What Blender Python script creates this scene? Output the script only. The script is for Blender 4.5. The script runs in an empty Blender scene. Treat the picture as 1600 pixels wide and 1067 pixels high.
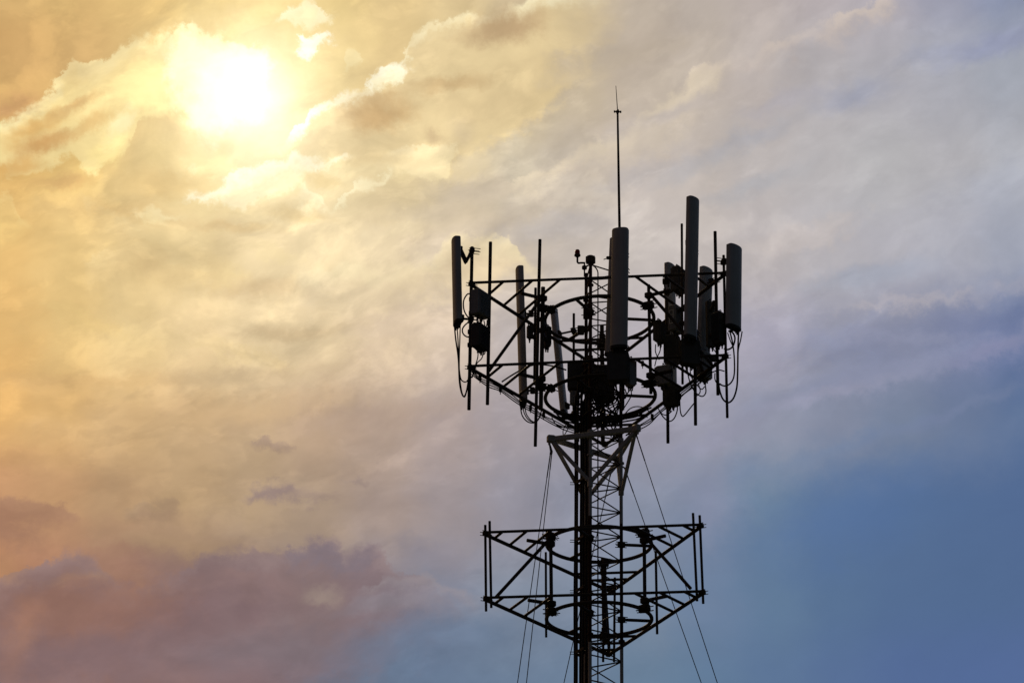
import bpy, math, random
from mathutils import Vector, Matrix
random.seed(11)
rad = math.radians
scene = bpy.context.scene
COL = scene.collection

# ------------------------------------------------------------------ camera
F_PX, IMG_W, IMG_H = 4500.0, 1600.0, 1067.0
PITCH, ROLL = rad(23.4), 0.0131
CAM = Vector((-1.40, -42.5, 1.6))
FWD = Vector((0, math.cos(PITCH), math.sin(PITCH)))
_r, _u = Vector((1, 0, 0)), Vector((0, -math.sin(PITCH), math.cos(PITCH)))
RGT = _r * math.cos(ROLL) + _u * math.sin(ROLL)
UPV = _u * math.cos(ROLL) - _r * math.sin(ROLL)
cam_data = bpy.data.cameras.new('camera')
cam_data.sensor_width = 36.0
cam_data.lens = F_PX / IMG_W * 36.0
cam_data.clip_start, cam_data.clip_end = 0.1, 5000.0
cam = bpy.data.objects.new('camera', cam_data)
COL.objects.link(cam)
cam.matrix_world = Matrix(((RGT.x, UPV.x, -FWD.x, CAM.x), (RGT.y, UPV.y, -FWD.y, CAM.y),
                           (RGT.z, UPV.z, -FWD.z, CAM.z), (0, 0, 0, 1)))
scene.camera = cam


def ray(px, py):
    return FWD + RGT * ((px - IMG_W / 2) / F_PX) + UPV * ((IMG_H / 2 - py) / F_PX)


def at(px, py, Y):
    """The point of the place seen at photo position (px, py) whose depth from the mast axis is Y metres."""
    d = ray(px, py)
    return CAM + d * ((Y - CAM.y) / d.y)


def proj(p):
    v = Vector(p) - CAM
    f = v.dot(FWD)
    return (IMG_W / 2 + v.dot(RGT) / f * F_PX, IMG_H / 2 - v.dot(UPV) / f * F_PX)


def lin(c):
    return tuple(((x / 255) / 12.92 if x / 255 <= 0.04045 else ((x / 255 + 0.055) / 1.055) ** 2.4) for x in c)


# ------------------------------------------------------------------ exposure
scene.view_settings.view_transform = 'Standard'
scene.view_settings.look = 'None'
scene.view_settings.exposure = 0.0
scene.view_settings.gamma = 1.0
scene.view_settings.use_curve_mapping = False

# ------------------------------------------------------------------ sun
SUN_DIR = ray(390, 150).normalized()
SUN_EL = math.asin(SUN_DIR.z)
SUN_AZ = math.atan2(SUN_DIR.x, SUN_DIR.y)
sun_data = bpy.data.lights.new('sun', 'SUN')
sun_data.energy = 2.0
sun_data.angle = rad(0.53)
sun_data.color = (1.0, 0.72, 0.42)
sun = bpy.data.objects.new('sun', sun_data)
COL.objects.link(sun)
sun.location = (0, 0, 40)
sun.rotation_euler = (-SUN_DIR).to_track_quat('-Z', 'Y').to_euler()

# ------------------------------------------------------------------ sky: broken sunset cloud, laid out by azimuth and elevation
COS0 = math.cos(PITCH)


def sky_q(px, py):
    """Sky position of a photo position: azimuth and elevation, in units of 1/45 radian."""
    d = ray(px, py).normalized()
    return (math.atan2(d.x, d.y) * COS0 * 45.0, math.asin(d.z) * 45.0)


def build_sky():
    world = bpy.data.worlds.new('World')
    scene.world = world
    world.use_nodes = True
    nt = world.node_tree
    nt.nodes.clear()
    N, L = nt.nodes, nt.links

    def put(v, sock):
        if isinstance(v, bpy.types.NodeSocket):
            L.new(v, sock)
        else:
            sock.default_value = v

    def math_(op, a, b=None, c=None, clamp=False):
        n = N.new('ShaderNodeMath'); n.operation = op; n.use_clamp = clamp
        put(a, n.inputs[0])
        if b is not None: put(b, n.inputs[1])
        if c is not None: put(c, n.inputs[2])
        return n.outputs[0]

    def vec(op, a, b=None, s=None):
        n = N.new('ShaderNodeVectorMath'); n.operation = op
        put(a, n.inputs[0])
        if b is not None: put(b, n.inputs[1])
        if s is not None: put(s, n.inputs['Scale'])
        return n.outputs['Value'] if op in ('LENGTH', 'DOT_PRODUCT') else n.outputs[0]

    def comb(x, y, z=0.0):
        n = N.new('ShaderNodeCombineXYZ')
        put(x, n.inputs[0]); put(y, n.inputs[1]); put(z, n.inputs[2])
        return n.outputs[0]

    def noise(v, scale, detail, rough, seed=0.0, lac=2.0):
        n = N.new('ShaderNodeTexNoise'); n.noise_dimensions = '3D'
        L.new(vec('ADD', v, (seed * 3.7, seed * 1.3, seed)), n.inputs['Vector'])
        n.inputs['Scale'].default_value = scale
        n.inputs['Detail'].default_value = detail
        n.inputs['Roughness'].default_value = rough
        n.inputs['Lacunarity'].default_value = lac
        return n

    def mapping(v, loc, rot, scl, kind='TEXTURE'):
        n = N.new('ShaderNodeMapping'); n.vector_type = kind
        L.new(v, n.inputs['Vector'])
        n.inputs['Location'].default_value = loc
        n.inputs['Rotation'].default_value = rot
        n.inputs['Scale'].default_value = scl
        return n.outputs[0]

    def mrange(v, a, b, c, d, smooth=True):
        n = N.new('ShaderNodeMapRange')
        n.interpolation_type = 'SMOOTHSTEP' if smooth else 'LINEAR'
        n.clamp = True
        L.new(v, n.inputs[0])
        for k, x in enumerate((a, b, c, d)): put(x, n.inputs[1 + k])
        return n.outputs[0]

    def mix(f, a, b, mode='MIX'):
        n = N.new('ShaderNodeMix'); n.data_type = 'RGBA'; n.blend_type = mode
        n.clamp_factor = True
        put(f, n.inputs[0])
        for v, s in ((a, n.inputs[6]), (b, n.inputs[7])):
            if isinstance(v, bpy.types.NodeSocket): L.new(v, s)
            else: s.default_value = (*v, 1.0)
        return n.outputs[2]

    tc = N.new('ShaderNodeTexCoord')
    d = vec('NORMALIZE', tc.outputs['Generated'])
    sp = N.new('ShaderNodeSeparateXYZ'); L.new(d, sp.inputs[0])
    az = math_('MULTIPLY', math_('ARCTAN2', sp.outputs[0], sp.outputs[1]), COS0 * 45.0)
    el = math_('MULTIPLY', math_('ARCSINE', sp.outputs[2]), 45.0)
    q = comb(az, el)

    # turbulent displacement of the sky position: large rolls, then ragged edges
    qs = mapping(q, (0, 0, 0), (0, 0, rad(22)), (1.7, 1.0, 1.0))         # streets of cloud rise to the right
    w1 = vec('SUBTRACT', noise(qs, 0.55, 3.0, 0.5, 1.0).outputs['Color'], (0.5, 0.5, 0.5))
    w2 = vec('SUBTRACT', noise(q, 2.3, 10.0, 0.64, 2.0).outputs['Color'], (0.5, 0.5, 0.5))
    soft = vec('ADD', q, vec('SCALE', w1, s=WARP_BIG))
    soft = vec('MULTIPLY', vec('ADD', soft, vec('SCALE', w2, s=WARP_SOFT)), (1, 1, 0))
    crisp = vec('ADD', q, vec('SCALE', w1, s=WARP_BIG * 0.5))
    crisp = vec('MULTIPLY', vec('ADD', crisp, vec('SCALE', w2, s=WARP_CRISP)), (1, 1, 0))

    # the broad colours of the evening sky, one ramp across each band of elevation
    ss = N.new('ShaderNodeSeparateXYZ'); L.new(soft, ss.inputs[0])
    q_lo, q_hi = sky_q(-60, 533)[0], sky_q(1660, 533)[0]
    ramp_f = math_('DIVIDE', math_('SUBTRACT', ss.outputs[0], q_lo), q_hi - q_lo, clamp=True)
    col = None
    prev = None
    for (y, cols) in SKY_ROWS:
        r = N.new('ShaderNodeValToRGB')
        r.color_ramp.interpolation = 'B_SPLINE' if False else 'EASE'
        els = r.color_ramp.elements
        while len(els) > 1: els.remove(els[-1])
        for k, (x, c) in enumerate(zip(SKY_X, cols)):
            pos = (sky_q(x, 533)[0] - q_lo) / (q_hi - q_lo)
            e = els[0] if k == 0 else els.new(pos)
            e.position = pos
            e.color = (*lin(c), 1)
        L.new(ramp_f, r.inputs[0])
        ye = sky_q(800, y)[1]
        if col is None: col = r.outputs[0]
        else: col = mix(mrange(ss.outputs[1], prev, ye, 0.0, 1.0), col, r.outputs[0])
        prev = ye

    fb = math_('SUBTRACT', noise(vec('ADD', q, vec('SCALE', w1, s=0.6)), 1.7, 11.0, 0.68, 3.0).outputs[0], 0.5)
    rag_c, rag_s = math_('MULTIPLY', fb, 2.4), math_('MULTIPLY', fb, 1.0)

    # drawn-out cloud banks: torn upper edge, lit rim, body, ragged or fading base
    t_hi, t_lo = sky_q(800, 0)[1], sky_q(800, 1067)[1]
    px_u = 1.0 / 1067.0

    def norm(v):
        n = N.new('ShaderNodeSeparateXYZ'); L.new(v, n.inputs[0])
        X = math_('DIVIDE', math_('SUBTRACT', n.outputs[0], q_lo), q_hi - q_lo, clamp=True)
        return X, math_('DIVIDE', math_('SUBTRACT', t_hi, n.outputs[1]), t_hi - t_lo)

    def curve(X, pts):
        n = N.new('ShaderNodeFloatCurve')
        c = n.mapping.curves[0]
        n.mapping.use_clip = False
        P = []
        for (x, y) in pts:
            qx, qy = sky_q(x, y)
            P.append(((qx - q_lo) / (q_hi - q_lo), (t_hi - qy) / (t_hi - t_lo)))
        P.sort()
        while len(c.points) < len(P): c.points.new(0.5, 0.5)
        for k, (a, b) in enumerate(P):
            c.points[k].location = (a, b)
            c.points[k].handle_type = 'AUTO_CLAMPED'
        n.mapping.extend = 'HORIZONTAL'
        n.mapping.update()
        L.new(X, n.inputs['Value'])
        return n.outputs[0]

    # some stretches of an edge are crisp, others veiled
    veil = mrange(noise(q, 0.9, 3.0, 0.5, 14.0).outputs[0], 0.36, 0.66, 0.6, 2.8)
    for k, (top, bot, rim, body, rim_px, e_top, e_bot, rag, op) in enumerate(SKY_BANKS):
        if k % 3 == 0:
            tie = vec('SCALE', col, s=1e-7)
            crisp = vec('ADD', crisp, tie)
        X, Y = norm(crisp)
        a = math_('ADD', math_('SUBTRACT', Y, curve(X, top)), math_('MULTIPLY', fb, rag * 3.8 * px_u))
        b = math_('ADD', math_('SUBTRACT', curve(X, bot), Y), math_('MULTIPLY', fb, -(rag + e_bot * 0.7) * 2.0 * px_u))
        f = math_('MULTIPLY', mrange(a, 0.0, math_('MULTIPLY', veil, e_top * px_u), 0.0, op), mrange(b, 0.0, e_bot * px_u, 0.0, 1.0))
        x0, x1 = max(top[0][0], bot[0][0]), min(top[-1][0], bot[-1][0])
        xs = lambda x: (sky_q(x, 533)[0] - q_lo) / (q_hi - q_lo)
        fade = min(40, 0.12 * (x1 - x0)) if op > 0.5 else 0.35 * (x1 - x0)
        if x0 > 5: f = math_('MULTIPLY', f, mrange(X, xs(x0), xs(x0 + fade), 0.0, 1.0))
        if x1 < 1590: f = math_('MULTIPLY', f, mrange(X, xs(x1), xs(x1 - (fade if x1 - x0 < 500 else 0.28 * (x1 - x0))), 0.0, 1.0))
        cc = mix(mrange(a, e_top * 0.6 * px_u, (e_top + rim_px) * px_u, 0.0, 1.0), lin(rim), lin(body))
        col = mix(f, col, cc)

    # smaller banks, dark bellies and gaps, each an ellipse with an edge torn by the turbulence
    for k, (x, y, rx, ry, rot, inner, c, op, edge) in enumerate(SKY_CLOUDS):
        if k % 8 == 0:      # keeps the node tree evaluating bank by bank, so it fits the shader stack
            tie = vec('SCALE', col, s=1e-7)
            crisp, soft = vec('ADD', crisp, tie), vec('ADD', soft, tie)
        cx, cy = sky_q(x, y)
        v = mapping(crisp if edge == 'c' else soft, (cx, cy, 0), (0, 0, rad(rot)), (rx / 100, ry / 100, 1))
        r = math_('ADD', vec('LENGTH', v), rag_c if edge == 'c' else rag_s)
        f = mrange(r, 1.0 if edge == 'c' else 1.1, inner - 0.1 if edge == 'c' else inner * 0.8 - 0.15, 0.0, op)
        col = mix(f, col, lin(c))

    # fine cloud texture, strongest round the sun, faint in the clear blue
    n1 = noise(vec('ADD', qs, vec('SCALE', w1, s=0.8)), 1.15, 8.0, 0.6, 5.0).outputs[0]
    # billows: the same cloud field sampled a step nearer the sun; the difference is the lit and the shaded side
    sq = (*sky_q(390, 150), 0.0)
    to_sun = vec('NORMALIZE', vec('ADD', vec('SUBTRACT', sq, q), (0.001, 0.001, 0)))
    qb = vec('ADD', q, vec('SCALE', w1, s=1.3))

    def field(v):
        return noise(mapping(v, (0, 0, 0), (0, 0, rad(20)), (1.45, 0.95, 1.0)), 0.72, 7.0, 0.54, 9.0).outputs[0]
    bil = math_('SUBTRACT', field(qb), field(vec('ADD', qb, vec('SCALE', to_sun, s=0.30))))
    tex = math_('ADD', math_('MULTIPLY', math_('SUBTRACT', n1, 0.5), 0.30), math_('MULTIPLY', bil, 0.62))
    bx, by = sky_q(1520, 880)
    calm = vec('LENGTH', mapping(q, (bx, by, 0), (0, 0, rad(28)), (7.5, 3.6, 1.0)))
    amt = mrange(calm, 0.35, 1.35, 0.16, 0.85)
    lively = vec('LENGTH', mapping(q, (*sky_q(420, 300), 0), (0, 0, rad(-10)), (6.2, 4.2, 1.0)))
    amt = math_('ADD', amt, mrange(lively, 0.3, 1.1, TEX_AMT, 0.0))
    gain = math_('ADD', math_('MULTIPLY', tex, amt), 1.0)
    col = vec('SCALE', col, s=gain)
    # broken cloudlets: two decks cut from turbulence, one lit and one shaded
    deck = mrange(lively, 0.35, 1.8, 1.0, 0.36)
    deck = math_('MULTIPLY', deck, mrange(calm, 0.4, 1.2, 0.15, 1.0))
    qd = vec('ADD', q, vec('SCALE', w1, s=1.0))
    for (sc, stretch, tilt, lo, hi, strength, tint, seed) in (
            (0.62, 1.7, 14, 0.49, 0.66, 0.9, (0.875, 0.86, 0.86), 21.0),
            (1.05, 1.6, 24, 0.52, 0.62, 1.0, (1.15, 1.15, 1.13), 27.0),
            (2.1, 1.9, 10, 0.53, 0.63, 0.85, (1.11, 1.11, 1.11), 33.0)):
        nd = noise(mapping(qd, (0, 0, 0), (0, 0, rad(tilt)), (stretch, 1.0, 1.0)), sc, 9.0, 0.58, seed).outputs[0]
        fd = math_('MULTIPLY', mrange(nd, lo, hi, 0.0, strength), deck)
        col = mix(fd, col, vec('MULTIPLY', col, tint))

    # the sun burning through, and the bright air round it
    g = vec('DOT_PRODUCT', d, tuple(SUN_DIR))
    ang = math_('MULTIPLY', math_('ARCCOSINE', math_('MINIMUM', g, 0.9999999)), 45.0)   # again 1/45 rad
    angw = vec('LENGTH', vec('MULTIPLY', vec('SUBTRACT', vec('ADD', q, vec('SCALE', w2, s=0.75)), (*sky_q(389, 150), 0)), (1, 1, 0)))
    for (size, power, c, a) in SUN_GLOW:
        f = math_('MULTIPLY', math_('EXPONENT', math_('MULTIPLY', math_('POWER', math_('DIVIDE', angw if a == 'w' else ang, size), 2.0), -1.0)), power)
        col = vec('ADD', col, vec('SCALE', (*lin(c),), s=f))

    # away from the sun the unseen dome is darkened, to keep the tower a silhouette
    sunward = mrange(g, 0.2, 0.955, 0.0, 1.0)
    sky = N.new('ShaderNodeTexSky'); sky.sky_type = 'NISHITA'
    sky.sun_disc = False
    sky.sun_elevation = SUN_EL
    sky.sun_rotation = SUN_AZ
    sky.air_density, sky.dust_density = 1.0, 2.0
    bg1 = N.new('ShaderNodeBackground'); L.new(sky.outputs[0], bg1.inputs[0]); bg1.inputs[1].default_value = 0.05
    dusk = N.new('ShaderNodeBackground'); dusk.inputs[1].default_value = 1.0
    L.new(mix(mrange(sp.outputs[0], -0.95, -0.15, 0.0, 1.0), DUSK_WARM, DUSK), dusk.inputs[0])     # red light added from the unseen left sky, to warm the tower
    bg2 = N.new('ShaderNodeBackground'); L.new(col, bg2.inputs[0]); bg2.inputs[1].default_value = 1.0
    m0 = N.new('ShaderNodeMixShader'); m0.inputs[0].default_value = 0.92
    L.new(bg1.outputs[0], m0.inputs[1]); L.new(dusk.outputs[0], m0.inputs[2])
    m1 = N.new('ShaderNodeMixShader'); L.new(sunward, m1.inputs[0])
    L.new(m0.outputs[0], m1.inputs[1]); L.new(bg2.outputs[0], m1.inputs[2])
    out = N.new('ShaderNodeOutputWorld'); L.new(m1.outputs[0], out.inputs[0])
    world.cycles.sampling_method = 'MANUAL'
    world.cycles.sample_map_resolution = 1024


WARP_BIG, WARP_SOFT, WARP_CRISP, TEX_AMT = 0.5, 0.5, 0.7, 0.75
DUSK, DUSK_WARM = (0.019, 0.028, 0.041), (0.075, 0.022, 0.018)
SUN_GLOW = [(0.58, 0.42, (255, 250, 238), 's'), (1.05, 0.42, (255, 247, 226), 'w'), (2.4, 0.14, (255, 234, 184), 's')]
SKY_X = [0, 100, 200, 300, 400, 500, 600, 700, 800, 900, 1000, 1100, 1200, 1300, 1400, 1500, 1600]
SKY_ROWS = [
    (0, [(212,176,116),(214,178,116),(219,185,120),(228,198,132),(236,208,142),(230,202,138),(224,196,142),(216,192,145),(205,185,150),(196,180,155),(190,176,160),(188,176,166),(184,173,168),(180,171,172),(173,167,173),(156,157,173),(140,148,173)]),
    (133, [(206,164,106),(210,172,112),(222,190,125),(234,206,140),(240,214,150),(236,210,148),(228,200,145),(222,200,150),(212,192,152),(202,186,160),(197,183,167),(194,181,168),(186,176,171),(178,173,175),(174,172,178),(169,170,179),(164,168,179)]),
    (266, [(228,186,114),(230,194,122),(230,200,140),(240,215,156),(244,222,170),(240,219,170),(230,209,162),(218,198,160),(205,192,170),(200,188,173),(196,185,177),(192,182,175),(185,178,176),(182,178,179),(182,180,182),(180,178,182),(175,176,183)]),
    (400, [(230,189,121),(229,195,132),(229,200,144),(233,208,156),(232,209,165),(234,212,170),(234,213,175),(218,200,175),(205,190,172),(198,187,178),(196,187,182),(194,185,181),(188,181,181),(182,178,182),(178,176,183),(172,172,182),(164,168,183)]),
    (533, [(228,185,119),(226,192,130),(229,200,145),(237,209,160),(236,211,167),(228,204,164),(218,195,165),(205,186,167),(184,174,171),(179,172,174),(176,170,177),(172,167,178),(164,161,177),(146,148,167),(135,140,164),(122,130,160),(104,118,155)]),
    (666, [(226,178,112),(216,175,117),(209,174,126),(205,173,132),(195,167,133),(188,161,135),(180,158,142),(170,154,149),(163,154,158),(158,153,162),(154,151,165),(152,152,168),(146,150,168),(132,139,160),(118,130,154),(106,121,151),(90,112,149)]),
    (800, [(198,150,109),(196,154,113),(180,147,112),(184,154,118),(178,152,123),(170,148,128),(165,147,138),(158,147,149),(148,145,156),(140,143,159),(134,142,161),(128,139,161),(108,131,155),(92,118,149),(82,109,144),(78,104,142),(76,101,141)]),
    (933, [(182,131,99),(170,124,100),(160,121,104),(148,119,112),(144,124,122),(148,132,128),(136,130,140),(130,133,149),(128,138,155),(126,138,157),(124,138,157),(114,132,156),(100,126,149),(86,113,143),(79,105,140),(76,102,139),(75,100,138)]),
    (1067, [(166,117,95),(157,113,96),(148,110,99),(142,111,106),(134,112,115),(116,114,128),(104,118,140),(104,121,146),(108,126,150),(108,127,151),(105,127,151),(100,125,150),(94,119,149),(86,110,149),(79,102,148),(78,101,149),(80,102,150)]),
]
# x, y, half length, half height, tilt, solid core, colour, opacity, edge (c crisp / s soft)
SKY_BANKS = [
    # upper edge, lower edge, rim colour, body colour, rim depth, softness above and below, raggedness, opacity
    ([(0,185),(30,168),(60,150),(85,130),(105,98),(118,84),(135,95),(150,92),(180,78),(200,62),(222,46),(240,56),(262,50),(285,40),(310,43),(340,46),(368,58),(410,66)],
     [(0,272),(40,274),(80,264),(105,252),(120,268),(135,280),(150,276),(170,252),(190,245),(206,232),(213,205),(235,188),(270,178),(300,190),(340,202),(410,212)],
     (252,236,178), (246,222,156), 40, 9, 16, 9, .95),
    ([(225,62),(250,60),(285,46),(310,46),(340,50),(360,56),(410,66)], [(225,110),(250,150),(275,172),(300,210),(330,238),(350,228),(372,205),(410,200)],
     (255,246,208), (255,246,208), 40, 26, 50, 16, .75),
    ([(420,236),(440,216),(465,196),(484,180),(492,164),(505,152),(525,147),(545,138),(572,139),(582,124),(600,104),(622,95),(632,80),(642,50),(660,35),(690,30),(722,20),(760,18),(800,8),(860,-10),(1000,-30)],
     [(420,242),(450,250),(480,262),(520,262),(600,262),(660,275),(690,285),(720,262),(760,240),(800,225),(850,190),(900,140),(1000,40)],
     (250,236,194), (231,207,158), 26, 9, 30, 9, .92),
    ([(420,236),(440,216),(465,196),(484,180),(492,164),(505,152),(525,147),(545,138),(572,139),(582,124),(600,104),(622,96),(640,100)],
     [(420,246),(450,240),(470,220),(490,196),(510,180),(535,168),(560,160),(590,152),(615,140),(640,112)],
     (255,249,222), (254,243,204), 18, 8, 14, 6, .95),
    ([(640,55),(660,38),(690,34),(725,24),(745,30),(770,24),(800,14)], [(640,62),(680,66),(700,60),(730,50),(760,36),(800,26)],
     (240,219,170), (230,205,155), 14, 8, 14, 7, .8),
    ([(560,262),(600,240),(640,226),(680,214),(700,220),(712,240)], [(560,268),(610,276),(640,284),(672,292),(690,284),(712,250)],
     (244,224,178), (240,220,174), 16, 10, 12, 9, .85),
    ([(255,306),(270,300),(290,296),(320,290),(340,281),(356,266),(368,257),(380,262),(400,254),(430,246),(470,238),(500,252),(530,240),(560,236)],
     [(255,313),(300,321),(340,323),(370,331),(386,322),(420,316),(450,300),(480,280),(500,272),(530,262),(560,248)],
     (255,247,216), (248,232,188), 30, 8, 14, 7, .95),
    ([(440,290),(460,276),(475,290),(495,305),(512,322),(525,318),(545,300),(560,285),(590,272),(606,262)],
     [(440,318),(470,326),(495,334),(512,334),(528,334),(548,316),(570,308),(590,300),(606,280)],
     (251,237,194), (244,226,182), 20, 8, 12, 9, .9),
    ([(182,322),(200,317),(220,320),(250,318),(265,328),(290,338),(325,352)], [(182,325),(200,340),(222,350),(255,354),(290,350),(325,356)],
     (246,227,176), (240,218,164), 16, 8, 14, 8, .85),
    ([(270,268),(285,250),(300,252),(320,250),(330,255)], [(270,280),(285,286),(300,272),(320,258),(330,257)],
     (246,228,176), (240,218,162), 12, 8, 12, 7, .7),
    ([(0,298),(14,296),(24,310),(30,328),(44,334),(58,348),(90,380)], [(0,400),(20,400),(44,380),(60,365),(90,388)],
     (238,204,136), (230,194,126), 18, 8, 50, 6, .85),
    ([(405,38),(430,20),(455,6),(475,-4),(492,0),(502,14),(520,20),(542,31)], [(405,43),(440,38),(470,44),(500,44),(525,38),(542,35)],
     (252,239,196), (250,234,186), 14, 8, 14, 7, .9),
    ([(438,60),(452,47),(480,51),(504,45),(516,50),(526,58)], [(438,66),(456,84),(478,96),(494,82),(515,70),(526,62)],
     (255,252,232), (255,248,220), 16, 7, 14, 6, .95),
    ([(516,84),(528,76),(545,73),(560,78),(570,92)], [(516,92),(528,108),(545,114),(560,110),(570,96)],
     (248,233,184), (240,220,166), 10, 7, 14, 8, .75),
    ([(430,448),(460,426),(500,410),(530,401),(560,402),(600,410),(640,402),(680,398),(700,372),(720,362),(760,361),(790,367),(830,400),(870,425)],
     [(430,480),(520,505),(600,500),(680,490),(750,480),(830,450),(870,440)],
     (240,221,180), (229,207,170), 40, 12, 60, 9, .85),
    ([(110,420),(150,400),(200,382),(260,380),(320,392),(380,415),(420,440)], [(110,440),(180,470),(250,480),(320,470),(380,455),(420,448)],
     (236,208,152), (228,198,142), 30, 16, 40, 12, .55),
    ([(752,330),(766,308),(780,288),(800,276),(830,265),(860,250),(900,220),(940,200),(990,180),(1020,150),(1060,122),(1110,98),(1160,86)],
     [(752,338),(800,345),(850,328),(900,308),(960,292),(1050,260),(1100,200),(1160,120)],
     (224,208,182), (206,192,175), 44, 12, 60, 10, .85),
    ([(1040,128),(1100,98),(1160,80),(1250,46),(1350,4),(1440,-30)], [(1040,140),(1100,140),(1160,126),(1250,100),(1350,62),(1440,10)],
     (205,190,178), (194,180,172), 26, 16, 46, 10, .7),
    ([(1170,470),(1250,470),(1340,458),(1440,452),(1530,440),(1620,420)], [(1170,500),(1260,500),(1340,490),(1440,490),(1530,478),(1620,462)],
     (194,185,186), (184,178,184), 16, 26, 30, 9, .45),
    ([(1140,545),(1200,520),(1260,505),(1330,498),(1420,512),(1500,508),(1560,492),(1640,470)], [(1140,560),(1250,590),(1340,590),(1450,575),(1560,590),(1640,600)],
     (146,150,174), (128,137,168), 30, 30, 70, 12, .6),
    ([(960,800),(1040,735),(1100,712),(1160,690),(1230,668),(1330,642),(1440,612),(1540,590),(1640,545)], [(960,1150),(1040,1200),(1100,1200),(1640,1200)],
     (114,130,158), (92,114,153), 110, 70, 80, 14, .4),
    # dusk banks at the lower left
    ([(0,762),(40,764),(80,774),(112,790),(134,812),(150,832)], [(0,880),(60,866),(110,855),(150,840)], (168,128,104), (158,118,98), 30, 20, 60, 10, .75),
    ([(360,774),(385,758),(415,744),(445,742),(470,753),(500,757),(530,768),(556,782)], [(360,780),(400,788),(440,793),(480,788),(520,793),(556,787)],
     (160,138,125), (145,125,121), 18, 9, 24, 7, .88),
    ([(372,696),(395,684),(420,678),(445,684),(470,698)], [(372,702),(400,710),(430,712),(470,704)], (170,145,126), (157,133,118), 14, 9, 22, 7, .82),
    ([(176,806),(200,786),(230,776),(262,780),(300,804)], [(176,812),(210,832),(250,836),(300,812)], (168,140,112), (160,132,108), 18, 16, 30, 8, .75),
    ([(530,748),(545,738),(562,738),(584,752)], [(530,752),(555,762),(584,756)], (166,146,134), (158,139,130), 10, 6, 10, 5, .85),
    ([(0,905),(40,884),(80,862),(120,852),(155,866),(180,896),(215,908),(250,902),(280,884),(305,860),(335,849),(370,850),(405,856),(440,849),(462,838),(482,829),(502,826),(520,831),(538,846),(562,838),(588,850),(605,872),(640,892),(700,930),(800,1040)],
     [(0,1200),(300,1200),(440,1180),(560,1120),(640,1080),(700,1060),(800,1060)],
     (142,121,122), (129,107,109), 40, 12, 170, 9, .76),
    ([(430,866),(450,846),(482,832),(502,828),(520,834),(538,848),(562,840),(588,852),(604,872),(606,890)], [(430,890),(455,906),(490,904),(520,906),(560,914),(590,908),(606,895)],
     (134,120,126), (124,113,122), 24, 13, 50, 9, .8),
    ([(0,985),(50,955),(110,932),(180,916),(250,902),(300,892),(350,886),(400,884),(440,892),(490,905),(540,925)], [(0,1120),(200,1080),(350,1030),(480,985),(540,950)],
     (142,116,112), (130,106,108), 40, 18, 110, 10, .6),
    ([(60,905),(110,880),(170,876),(230,888),(290,905)], [(60,925),(150,935),(230,930),(290,915)], (168,132,108), (158,122,104), 20, 16, 40, 9, .6),
    ([(540,925),(600,902),(650,894),(700,902),(760,925),(820,945)], [(540,945),(620,955),(700,965),(760,965),(820,955)], (152,142,146), (140,134,144), 24, 16, 50, 9, .6),
    ([(585,836),(610,826),(640,830),(670,838),(710,858)], [(585,850),(640,868),(680,872),(710,864)], (150,140,142), (142,134,142), 16, 14, 34, 8, .6),
    ([(330,985),(390,960),(450,948),(510,955),(570,975)], [(330,1010),(430,1010),(520,1000),(570,985)], (138,120,120), (128,114,119), 20, 16, 44, 9, .5),
]
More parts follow.
